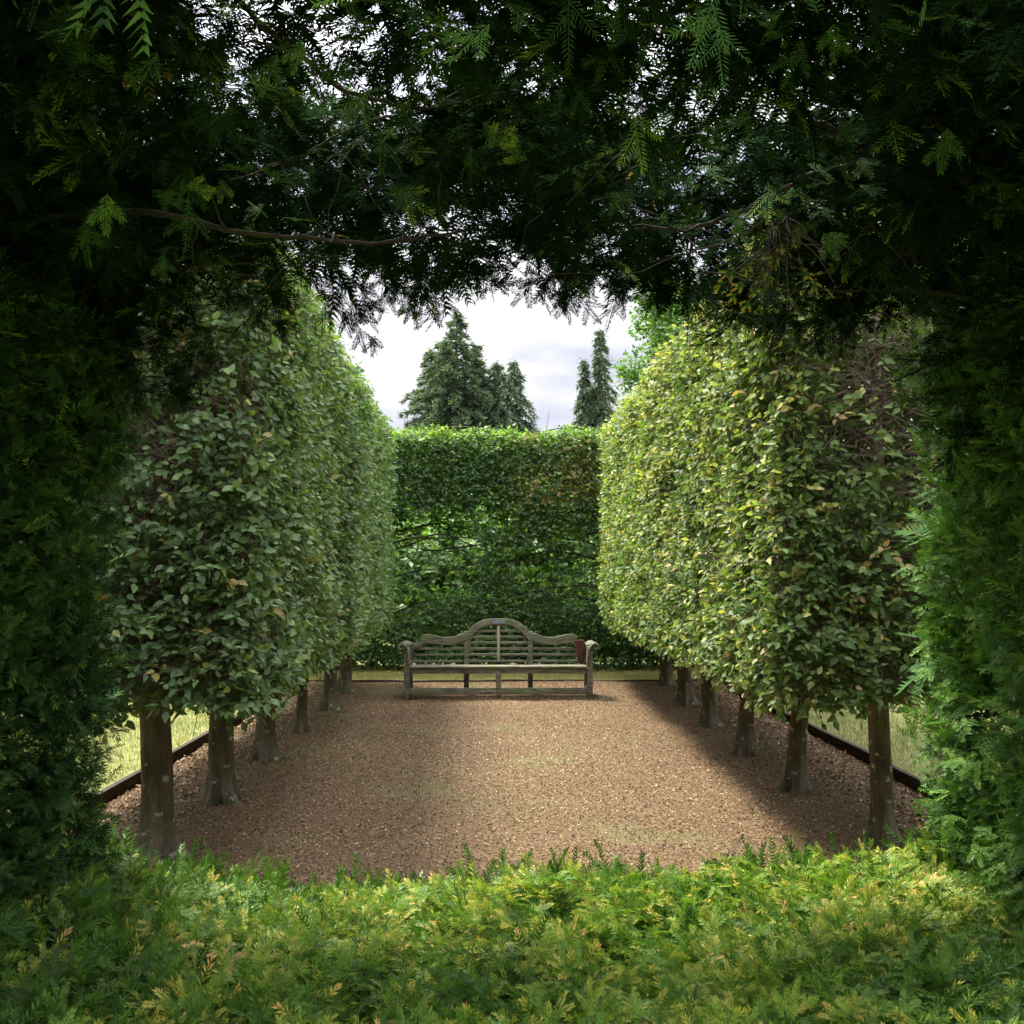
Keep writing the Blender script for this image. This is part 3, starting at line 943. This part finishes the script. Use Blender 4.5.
# clipped hedges bounding the lawns on either side and beyond
def plain_hedge(x0, x1, y0, y1, h, seed, label):
    r = np.random.default_rng(seed)
    t = thing("boundary_hedge", ((x0 + x1) / 2, (y0 + y1) / 2, LZ), label, "hedge", "tall boundary hedges round the lawns")
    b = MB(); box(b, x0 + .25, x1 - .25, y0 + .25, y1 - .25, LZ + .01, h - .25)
    b.build("shade_core", M_core, t)  # solid dark box standing in for the shaded inside
    lv = MB()
    for ax, c, nn in ((0, x0, (-1, 0, 0)), (0, x1, (1, 0, 0)), (1, y0, (0, -1, 0)), (1, y1, (0, 1, 0)), (2, h, (0, 0, 1))):
        nn = np.array(nn, float)
        lo = np.array([x0, y0, LZ]); hi = np.array([x1, y1, h])
        d = hi - lo; d[ax] = 1; n = int(np.prod(d) * 75)
        P = r.uniform(lo, hi, (n, 3)); P[:, ax] = c
        P = P + nn * ((fnoise(P, .9, seed) - .5) * .3 - r.exponential(.08, n))[:, None]
        sprigs(lv, None, P, nn * .5 + r.normal(0, .6, (n, 3)), .13, 4, r, fine=False, var=np.clip(r.normal(.4, .25, n), 0, 1),
               out=np.broadcast_to(nn, P.shape))
    lv.build("foliage", M_shrub, t)


plain_hedge(-9.5, -8.0, 3.5, 24, 3.0, 61, "dark boundary hedge along the far side of the left lawn")
plain_hedge(8.2, 9.7, 3.5, 24, 3.0, 62, "dark boundary hedge along the far side of the right lawn")
plain_hedge(-9.4, 9.6, 24.2, 25.7, 3.3, 63, "dark boundary hedge crossing behind the shrubs and the back hedge")

# ------------------------------------------------------------------ yew
def needle_spray(r, L=.13, nn=25, side=True, quad=True, flat=.12, nl=.024, nw=.0036):
    """a flat spray of needles along +Y in the XY plane; returns V,F,var,tip"""
    V, F, A, T = [], [], [], []

    def shoot(o, d, L, nn, lv):
        d = np.array(d) / np.linalg.norm(d)
        sx = np.array([d[1], -d[0], 0])
        for k in range(nn):
            t = (k + .6) / nn
            for s in (-1, 1):
                b = o + d * L * t + np.array([0, 0, -.12 * L * t * t * 1.5])
                ln = nl * (1 - .45 * t ** 3) * (.75 + .25 * min(1, t * 4)) * r.uniform(.85, 1.1)
                ang = r.uniform(.85, 1.15) - .45 * t ** 2
                dd = d * math.cos(ang) + s * sx * math.sin(ang) + np.array([0, 0, r.normal(0, flat)])
                dd /= np.linalg.norm(dd)
                w = np.cross(dd, [0, 0, 1.0] + r.normal(0, .25, 3)); w /= np.linalg.norm(w)
                w *= nw * .5
                i = len(V)
                if quad:
                    V.extend([b - w * .5, b + dd * ln * .45 - w, b + dd * ln, b + dd * ln * .45 + w])
                    F.append([i, i + 3, i + 2, i + 1])
                else:
                    V.extend([b - w, b + w, b + dd * ln]); F.append([i, i + 1, i + 2])
                A.append(r.uniform(-.12, .12)); T.append(max(0, min(1, (t - .45) * 3)) if lv == 0 else max(0, min(1, (t - .2) * 2.0)))
        # stem
        w = sx * .0011
        i = len(V); e = o + d * L + np.array([0, 0, -.18 * L])
        if quad:
            V.extend([o - w, o + w, e + w, e - w]); F.append([i, i + 1, i + 2, i + 3])
        else:
            V.extend([o - w, o + w, e]); F.append([i, i + 1, i + 2])
        A.append(.0); T.append(.3)
    shoot(np.zeros(3), (0, 1, 0), L, nn, 0)
    if side:
        for s, q in ((-1, .18), (1, .34)):
            shoot(np.array([0, L * q, 0]), (s * .75, .8, 0), L * .58, int(nn * .62), 1)
    return np.array(V), np.array(F), np.array(A), np.array(T)


def upright_shoot(r, L=.085, nn=28, nl=.025, nw=.0050):
    V, F, A, T = [], [], [], []
    for k in range(nn):
        t = (k + .5) / nn
        a = k * GOLD + r.uniform(-.3, .3)
        b = np.array([0, L * t, 0])
        ang = 1.15 - .75 * t ** 2 + r.uniform(-.15, .15)
        dd = np.array([math.cos(a) * math.sin(ang), math.cos(ang), math.sin(a) * math.sin(ang) * .75])
        dd /= np.linalg.norm(dd)
        ln = nl * (1 - .35 * t ** 3) * r.uniform(.85, 1.12)
        w = np.cross(dd, [math.sin(a), .5, -math.cos(a)]); w /= np.linalg.norm(w); w *= nw * .5
        i = len(V)
        V.extend([b - w * .5, b + dd * ln * .45 - w, b + dd * ln, b + dd * ln * .45 + w])
        F.append([i, i + 3, i + 2, i + 1]); A.append(r.uniform(-.12, .12)); T.append(max(0, min(1, (t - .4) * 2.4)))
    i = len(V)
    V.extend([[-.001, -.03, 0], [.001, -.03, 0], [.0006, L, 0], [-.0006, L, 0]]); F.append([i, i + 1, i + 2, i + 3]); A.append(-.1); T.append(.2)
    return np.array(V), np.array(F), np.array(A), np.array(T)


rt = np.random.default_rng(3)
SP_Q = [needle_spray(rt, L=l) for l in (.15, .12, .13, .10)]
SP_T = [needle_spray(rt, L=l, quad=False, nn=18, nw=.0062, nl=.026) for l in (.15, .13, .12)]
SP_F = [needle_spray(rt, L=l, nn=17, nw=.0030, nl=.026, flat=.10) for l in (.15, .12, .10)]
SP_U = [upright_shoot(rt, L=l) for l in (.075, .095, .06, .085)]

YN, YF = 1.30, 3.30     # near and far face of the yew hedge

def arch_profile():
    xl, xr, z0, zt = -1.25, 1.41, .35, 2.54
    rlx, rlz, rrx, rrz = .82, .60, .62, .46
    P = [(xl, z) for z in np.linspace(z0, zt - rlz, 30)]
    for a in np.linspace(0, math.pi / 2, 24)[1:]:
        P.append((xl + rlx * (1 - math.cos(a)), zt - rlz + rlz * math.sin(a)))
    for x in np.linspace(xl + rlx, xr - rrx, 24)[1:]:
        P.append((x, zt))
    for a in np.linspace(0, math.pi / 2, 24)[1:]:
        P.append((xr - rrx + rrx * math.sin(a), zt - rrz + rrz * math.cos(a)))
    P += [(xr, z) for z in np.linspace(zt - rrz, z0, 30)[1:]]
    P = np.array(P)
    P[:, 1] -= .13 * np.clip(P[:, 0] / .9, 0, 1) * np.clip((P[:, 1] - 1.9) / .4, 0, 1)   # sags to the right
    T = nrm(np.gradient(P, axis=0))
    N = np.stack([T[:, 1], -T[:, 0]], 1)        # pointing into the opening
    S = np.concatenate([[0], np.cumsum(np.linalg.norm(np.diff(P, axis=0), axis=1))])
    return P, N, S


AP, AN, AS = arch_profile()


def arch_at(s):
    p = np.stack([np.interp(s, AS, AP[:, 0]), np.interp(s, AS, AP[:, 1])], 1)
    n = nrm(np.stack([np.interp(s, AS, AN[:, 0]), np.interp(s, AS, AN[:, 1])], 1))
    return p, n


def place(mb, temps, P, fwd, up, var, tip, r, s=None):
    n = len(P)
    w = r.integers(0, len(temps), n)
    side, f, u = frames(fwd, up)
    s = np.broadcast_to(1.0 if s is None else s, (n,))
    for k, (TV, TF, TA, TT) in enumerate(temps):
        m = w == k
        inst(mb, TV, TF, P[m], side[m], f[m], u[m], s[m], var[m], tip[m], tvar=TA, ttip=TT)


def clump(r, n, per, gen, rad):
    """n points gathered in clumps round n/per branchlet centres"""
    m = max(1, n // per)
    C = gen(m)
    return C[r.integers(0, m, n)] + r.normal(0, rad, (n, C.shape[1]))


arch = thing("yew_arch", (0, 2.3, 0), "dark clipped yew hedge with a window-like arched opening framing the view", "hedge")


def arch_foliage(name, s0, s1, counts, seed, ceiling, label=None, M=None):
    """counts = list of (number of sprays, min offset, max offset, templates, scale)"""
    r = np.random.default_rng(seed)
    mb = MB()
    tw = []
    for (n, o0, o1, temps, sc) in counts:
        c3 = clump(r, n, 11 if ceiling else 8,
                   lambda m: np.stack([r.uniform(s0, s1, m), r.uniform(YN, YF, m), r.uniform(o0, o1, m)], 1),
                   .06 if ceiling else .045)
        s = np.clip(c3[:, 0], s0, s1); y = np.minimum(c3[:, 1], YF + .05); off = np.clip(c3[:, 2], o0 - .03, o1 + .03)
        p, nn = arch_at(s)
        N3 = np.stack([nn[:, 0], 0 * s, nn[:, 1]], 1)
        P = np.stack([p[:, 0], y, p[:, 1]], 1)
        bump = (fnoise(P, 1.6, 17) - .5) * .10 + (fnoise(P, 4.5, 18) - .5) * .09
        # the lip curls round the far edge
        P = P + N3 * (bump - off)[:, None]
        P[:, 1] += (fnoise(P, 2.0, 28) - .5) * .2
        if ceiling:
            den = fnoise(P * np.array([1, 1.0, .6]), 3.4, 19)
            # thinner where light comes through, thicker towards the sides
            xx = P[:, 0]
            thin = 1.12 * np.exp(-((xx - .50) / .46) ** 2) + .82 * np.exp(-((xx + .42) / .46) ** 2)
            thin = thin * np.clip((P[:, 1] - 1.80) / .3, 0, 1)
            thin = np.minimum(thin, 1.08) * np.clip((3.15 - P[:, 1]) / .2, 0, 1)
            keep = den > (.08 + .47 * np.clip(thin, 0, 1.08)) * r.uniform(.95, 1.05, n)
            keep &= (r.random(n) > .50 * np.clip(thin, 0, 1.08)) & (off < .58 - .34 * np.clip(thin, 0, 1.08))
        else:
            den = fnoise(P, 3.5, 20)
            keep = den > .28 * r.uniform(.6, 1.3, n)
        P, N3, off = P[keep], N3[keep], off[keep]; n = len(P)
        d = N3 * .22 + r.normal(0, .34, (n, 3)) + np.array([0, -.34, .0])
        if ceiling: d = N3 * .12 + r.normal(0, .6, (n, 3)) * np.array([1, 1, .45]) + np.array([0, -.1, -.12])
        else: d = d + np.array([0, -.25, .15])
        u = np.array([0, -.35, .9]) + r.normal(0, .35, (n, 3)) + (N3 * .3 if not ceiling else 0)
        var = np.clip(r.normal(.42, .2, n) + (fnoise(P, 2.5, 71) - .5) * .8, 0, 1)
        tip = np.where(r.random(n) < .09, r.uniform(.4, 1.0, n), 0) * (off < .15)
        tip = np.where((r.random(n) < .006), 1.8, tip)
        place(mb, temps, P, d, u, var, tip, r, sc * r.uniform(.8, 1.25, n))
    o = mb.build(name, M or M_yew, arch)
    if label: o["label"] = label
    return o


sL = AS[29]; sR = AS[-30]; sT = AS[-1]
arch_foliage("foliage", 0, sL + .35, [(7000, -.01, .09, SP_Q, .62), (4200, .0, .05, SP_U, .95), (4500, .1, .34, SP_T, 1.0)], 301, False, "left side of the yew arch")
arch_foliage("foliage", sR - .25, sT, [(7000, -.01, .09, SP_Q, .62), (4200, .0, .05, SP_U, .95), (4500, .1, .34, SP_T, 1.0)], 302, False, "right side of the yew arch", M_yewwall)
arch_foliage("foliage", sL - .05, sR + .05, [(2300, -.03, .12, SP_Q, .95), (11500, .08, .55, SP_T, 1.05)], 303, True, "overhead part of the yew arch", M_yewshade)

# outer faces of the yew hedge and the solid cores that stand for its inner darkness
def yew_faces():
    r = np.random.default_rng(310)
    mb = MB()
    for face_y, ny, n in ((YN, -1, 5200), (YF, 1, 5200)):
        P = np.stack([r.uniform(-4.2, 4.4, n), np.full(n, face_y), r.uniform(.05, 3.3, n)], 1)
        inside = (P[:, 0] > -1.3) & (P[:, 0] < 1.42) & (P[:, 2] < 2.62)
        P = P[~inside]; n = len(P)
        P[:, 1] += ny * ((fnoise(P, 1.5, 3) - .5) * .2 - r.uniform(0, .2, n))
        d = np.array([0, ny * .6, 0]) + r.normal(0, .5, (n, 3))
        place(mb, SP_T, P, d, np.array([0, 0, 1.0]) + r.normal(0, .4, (n, 3)), np.clip(r.normal(.4, .2, n), 0, 1), np.zeros(n), r, 1.9)
    n = 3800
    P = np.stack([r.uniform(-4.2, 4.4, n), r.uniform(YN, YF, n), r.uniform(3.05, 3.3, n)], 1)
    m = (P[:, 0] > -1.1) & (P[:, 0] < 1.3)
    P = P[~m]; n = len(P)
    place(mb, SP_T, P, r.normal(0, .6, (n, 3)) + np.array([0, 0, .3]), np.array([0, 0, 1.0]) + r.normal(0, .4, (n, 3)),
          np.clip(r.normal(.5, .2, n), 0, 1), np.zeros(n), r, 1.8)
    mb.build("foliage", M_yew, arch)["label"] = "outer clipped faces of the yew hedge"
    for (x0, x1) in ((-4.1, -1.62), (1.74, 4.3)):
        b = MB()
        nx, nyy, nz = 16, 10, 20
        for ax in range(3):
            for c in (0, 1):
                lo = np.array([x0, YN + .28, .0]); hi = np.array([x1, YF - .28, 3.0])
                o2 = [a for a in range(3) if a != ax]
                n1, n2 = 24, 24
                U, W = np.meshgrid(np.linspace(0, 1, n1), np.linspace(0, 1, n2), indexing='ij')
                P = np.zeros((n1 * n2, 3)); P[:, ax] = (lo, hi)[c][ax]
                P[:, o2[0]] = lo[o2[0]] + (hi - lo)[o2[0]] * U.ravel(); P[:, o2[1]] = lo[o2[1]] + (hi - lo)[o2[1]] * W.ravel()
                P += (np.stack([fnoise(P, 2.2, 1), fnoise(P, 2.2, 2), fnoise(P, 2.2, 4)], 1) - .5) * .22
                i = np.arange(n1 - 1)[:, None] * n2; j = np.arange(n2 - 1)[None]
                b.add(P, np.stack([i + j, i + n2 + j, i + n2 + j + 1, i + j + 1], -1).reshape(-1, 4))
        b.build("shade_core", M_core, arch)  # opaque dark block added behind the sprays as interior shade


yew_faces()

# bare branches crossing overhead
def branch(pxs, r0, r1, seed, nside=5, sl=.35, dy=0.0):
    r = np.random.default_rng(seed)
    K = np.array([at(a, b, c + dy) for a, b, c in pxs])
    # resample smoothly
    m = 34
    S = np.linspace(0, len(K) - 1, m)
    ks = np.arange(len(K))
    P = np.stack([np.interp(S, ks, K[:, c]) for c in range(3)], 1)
    for _ in range(3):
        P[1:-1] = (P[:-2] + 2 * P[1:-1] + P[2:]) / 4
    P[1:-1] += r.normal(0, .003, (m - 2, 3))
    mb = MB(); r0 *= .74; r1 *= .74
    tube(mb, P, np.linspace(r0, r1, m) * (1 + .12 * np.sin(np.arange(m) * 2.1)), 7)
    for k in range(nside):
        i = r.integers(4, m - 2)
        d = nrm(P[i + 1] - P[i] + r.normal(0, .6, 3))
        q = [P[i]]
        for _ in range(7):
            d = nrm(d + r.normal(0, .22, 3) + np.array([0, 0, -.03])); q.append(q[-1] + d * sl / 7)
        tube(mb, q, np.linspace(r0 * .35, .0012, 8), 4)
    return mb.build("branch", M_yewbark, arch, smooth=True)


branch([(-60, 205, 2.3), (60, 218, 2.3), (150, 209, 2.35), (230, 232, 2.4), (300, 238, 2.45), (380, 243, 2.5), (440, 234, 2.6), (500, 226, 2.75)], .013, .004, 1)
branch([(1090, 235, 2.1), (1000, 196, 2.15), (930, 163, 2.2), (880, 160, 2.25), (820, 172, 2.3), (790, 184, 2.35), (740, 215, 2.45), (690, 228, 2.5), (630, 229, 2.6)], .014, .004, 2)
branch([(880, 158, 2.25), (840, 135, 2.2), (800, 110, 2.1), (770, 85, 2.0), (740, 30, 1.9)], .010, .004, 3)
branch([(760, 60, 2.3), (722, 98, 2.35), (700, 128, 2.4), (660, 155, 2.45), (625, 172, 2.5), (590, 200, 2.6)], .010, .003, 4)
branch([(1080, 262, 2.6), (980, 253, 2.6), (900, 252, 2.6), (830, 246, 2.65), (780, 243, 2.7)], .008, .003, 5)
branch([(520, 152, 2.4), (470, 153, 2.4), (430, 140, 2.35), (390, 114, 2.3), (350, 130, 2.3), (300, 155, 2.35), (230, 180, 2.4)], .008, .003, 6)
branch([(700, 40, 2.1), (660, 75, 2.1), (640, 105, 2.15), (600, 135, 2.2)], .009, .003, 7)
branch([(-40, 330, 2.7), (60, 300, 2.75), (140, 270, 2.8), (230, 262, 2.9), (330, 268, 3.0)], .011, .003, 8)
branch([(1100, 330, 2.6), (990, 300, 2.65), (900, 290, 2.75), (800, 290, 2.85), (700, 270, 2.95)], .011, .003, 9)
branch([(200, -40, 1.8), (280, 40, 1.9), (340, 90, 2.0), (420, 110, 2.1), (520, 90, 2.2)], .009, .003, 10)
branch([(790, 184, 2.35), (775, 210, 2.38), (745, 235, 2.42), (700, 250, 2.48), (650, 262, 2.55)], .006, .002, 11)


def dead_twigs():
    r = np.random.default_rng(55)
    mb, nd = MB(), MB()
    for (px, py, y, n, sp) in ((778, 222, 2.42, 26, .2), (905, 238, 2.5, 10, .12)):
        o = at(px, py, y)
        for k in range(n):
            d = nrm(np.array([r.normal(0, .55), r.normal(0, .4), -1.0 + r.normal(0, .3)]))
            q = [o + r.normal(0, .015, 3)]
            L = sp * r.uniform(.5, 1.2)
            for _ in range(6):
                d = nrm(d + r.normal(0, .2, 3) + np.array([0, 0, .02])); q.append(q[-1] + d * L / 6)
            tube(mb, q, np.linspace(.0026, .0009, 7), 4)
            if r.random() < .22:
                P = np.array(q[-3:])
                place(nd, SP_T, P, np.repeat(d[None], 3, 0) + r.normal(0, .3, (3, 3)), r.normal(0, 1, (3, 3)), np.full(3, .2), np.full(3, 1.7), r, .3)
    mb.build("dead_twigs", M_yewbark, arch)
    nd.build("brown_needles", M_yew, arch)["label"] = "tuft of dead rust-brown needles under the branches"


dead_twigs()


def hanging():
    """sprigs dangling from the far lip of the arch"""
    r = np.random.default_rng(77)
    mb = MB()
    spots = [(395, 285), (425, 295), (412, 272), (340, 300), (352, 312), (330, 290), (545, 275), (555, 285), (622, 288), (634, 280),
             (480, 262), (450, 268), (520, 262), (580, 270), (600, 262), (660, 275), (700, 285), (735, 300), (800, 315), (840, 322),
             (305, 300), (280, 305), (250, 318), (220, 345), (200, 365), (165, 395), (760, 312), (690, 292)]
    for (px, py) in spots:
        o = at(px, py - 22, r.uniform(3.0, 3.3))
        m = 8
        d0 = nrm(np.array([r.normal(0, .5), r.normal(0, .3), -.75]))
        tt = np.linspace(0, 1, m)[:, None]
        P = o + d0 * tt * r.uniform(.08, .17) + r.normal(0, .012, (m, 3))
        d = d0 + r.normal(0, .45, (m, 3))
        place(mb, SP_Q, P, d, r.normal(0, 1, (m, 3)) + np.array([0, -.6, .2]), np.clip(r.normal(.4, .2, m), 0, 1), np.zeros(m), r, .72)
    mb.build("hanging_sprigs", M_yewshade, arch)


hanging()


def front_sprigs():
    """bigger fresh sprays nearest the eye, under the front edge of the arch"""
    r = np.random.default_rng(88)
    mb = MB()
    n = 280
    px = r.uniform(-60, 1090, n); py = r.uniform(-30, 300, n) * (.55 + .45 * np.abs(px - 512) / 512)
    P = np.array([at(a, b, 1.35 + 1.1 * max(b, 0) / 300 + r.uniform(-.05, .25)) for a, b in zip(px, py)])
    P = P[P[:, 2] < 2.62]; n = len(P)
    d = r.normal(0, .6, (n, 3)) + np.array([0, -.5, -.25])
    tip = np.where(r.random(n) < .14, r.uniform(.5, 1.0, n), 0)
    place(mb, SP_F, P, d, np.array([0, -.8, .8]) + r.normal(0, .35, (n, 3)), np.clip(r.normal(.42, .2, n), 0, 1), tip, r, r.uniform(.5, .8, n))
    mb.build("fresh_sprays", M_yew, arch)


front_sprigs()

# ------------------------------------------------------------------ low yew hedge in the foreground
low = thing("low_yew_hedge", (0, 2.3, 0), "low bright green yew hedge with yellow and orange shoot tips, closest to the viewer", "hedge")


def low_hedge():
    r = np.random.default_rng(400)
    lv, tw = MB(), MB()

    def surf(P):
        x, y = P[:, 0], P[:, 1]
        z = .625 + .05 * (y - 2.4) * 0 + (fnoise(np.stack([x, y, 0 * x], 1), 1.5, 12) - .5) * .10 + (fnoise(np.stack([x, y, 0 * x], 1), 5.5, 14) - .5) * .10
        z += .10 * np.clip((np.abs(x - .05) - .95) / .4, 0, 1)           # climbs into the side walls
        z += .06 * np.exp(-((x - .95) / .3) ** 2)
        z -= .5 * np.clip((y - 3.22) / .25, 0, 1) ** 2
        return z
    n = 17000
    P = clump(r, n, 8, lambda m: np.stack([r.uniform(-1.5, 1.6, m), r.uniform(1.5, 3.40, m), np.zeros(m)], 1), .032)
    P[:, 2] = surf(P)
    lay = r.random(n)
    P[:, 2] -= np.where(lay < .55, r.uniform(.0, .05, n), r.uniform(.06, .19, n))
    pat = fnoise(P, 1.7, 92)
    d = np.array([0, -.15, .45]) + r.normal(0, .55, (n, 3)) * np.array([1, 1, .5])
    # wind-combed clumps
    cl = np.stack([vnoise(P, 2.5, 201) - .5, vnoise(P, 2.5, 202) - .5, 0 * lay], 1) * 1.6
    d = d + cl
    var = np.clip(r.normal(.42, .26, n) + (pat - .5) * 1.2, 0, 1)
    yl = np.clip((pat - .40) * 2.2, .08, .5) * (lay < .6)
    tip = np.where(r.random(n) < yl, r.uniform(.3, 1.0, n), 0)
    tip = np.where((r.random(n) < .07 * (pat > .5)) & (lay < .6), r.uniform(1.3, 2.0, n), tip)
    m = r.random(n) < .42
    place(lv, SP_U, P[m], d[m], r.normal(0, 1, (m.sum(), 3)), var[m], tip[m], r, r.uniform(.7, 1.05, m.sum()))
    q = ~m
    place(lv, SP_Q, P[q], d[q] * np.array([1, 1, .7]), np.array([0, -.35, 1.0]) + r.normal(0, .35, (q.sum(), 3)),
          var[q], tip[q], r, r.uniform(.48, .74, q.sum()))
    # deeper filler and near/far faces
    n = 3200
    P = np.stack([r.uniform(-1.5, 1.6, n), r.uniform(1.5, 3.45, n), np.zeros(n)], 1)
    P[:, 2] = surf(P) * r.uniform(.35, .85, n)
    P[:, 1] = np.where(r.random(n) < .35, 3.38 + r.normal(0, .04, n), P[:, 1])
    place(lv, SP_T, P, r.normal(0, .6, (n, 3)) + np.array([0, 0, .5]), r.normal(0, 1, (n, 3)), r.uniform(0, .5, n), np.zeros(n), r, 1.3)
    lv.build("foliage", M_yewlow, low)
    for k in range(130):
        x, y = r.uniform(-1.4, 1.5), r.uniform(1.6, 3.25)
        p = np.array([x, y, .1]); d = nrm(np.array([r.normal(0, .5), r.normal(0, .5), 1.0]))
        q = [p]
        for _ in range(7):
            d = nrm(d + r.normal(0, .2, 3)); q.append(q[-1] + d * .085)
        q = np.array(q); q[:, 2] = np.minimum(q[:, 2], .60)
        tube(tw, q, np.linspace(.008, .002, 8), 5)
    tw.build("branches", M_twig, low)
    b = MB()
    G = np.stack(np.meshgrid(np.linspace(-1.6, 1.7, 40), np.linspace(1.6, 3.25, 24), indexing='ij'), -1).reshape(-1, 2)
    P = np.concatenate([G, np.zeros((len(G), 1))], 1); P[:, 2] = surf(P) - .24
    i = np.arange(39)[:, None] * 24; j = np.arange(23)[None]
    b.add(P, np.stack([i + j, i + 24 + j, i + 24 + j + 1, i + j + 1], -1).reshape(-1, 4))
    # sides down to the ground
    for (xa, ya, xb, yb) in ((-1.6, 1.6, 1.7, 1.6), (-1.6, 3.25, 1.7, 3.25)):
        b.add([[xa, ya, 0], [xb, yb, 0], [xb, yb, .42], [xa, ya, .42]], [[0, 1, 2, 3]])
    b.build("shade_core", M_core, low)  # dark sheet under the shoots, in place of the shade between them


low_hedge()
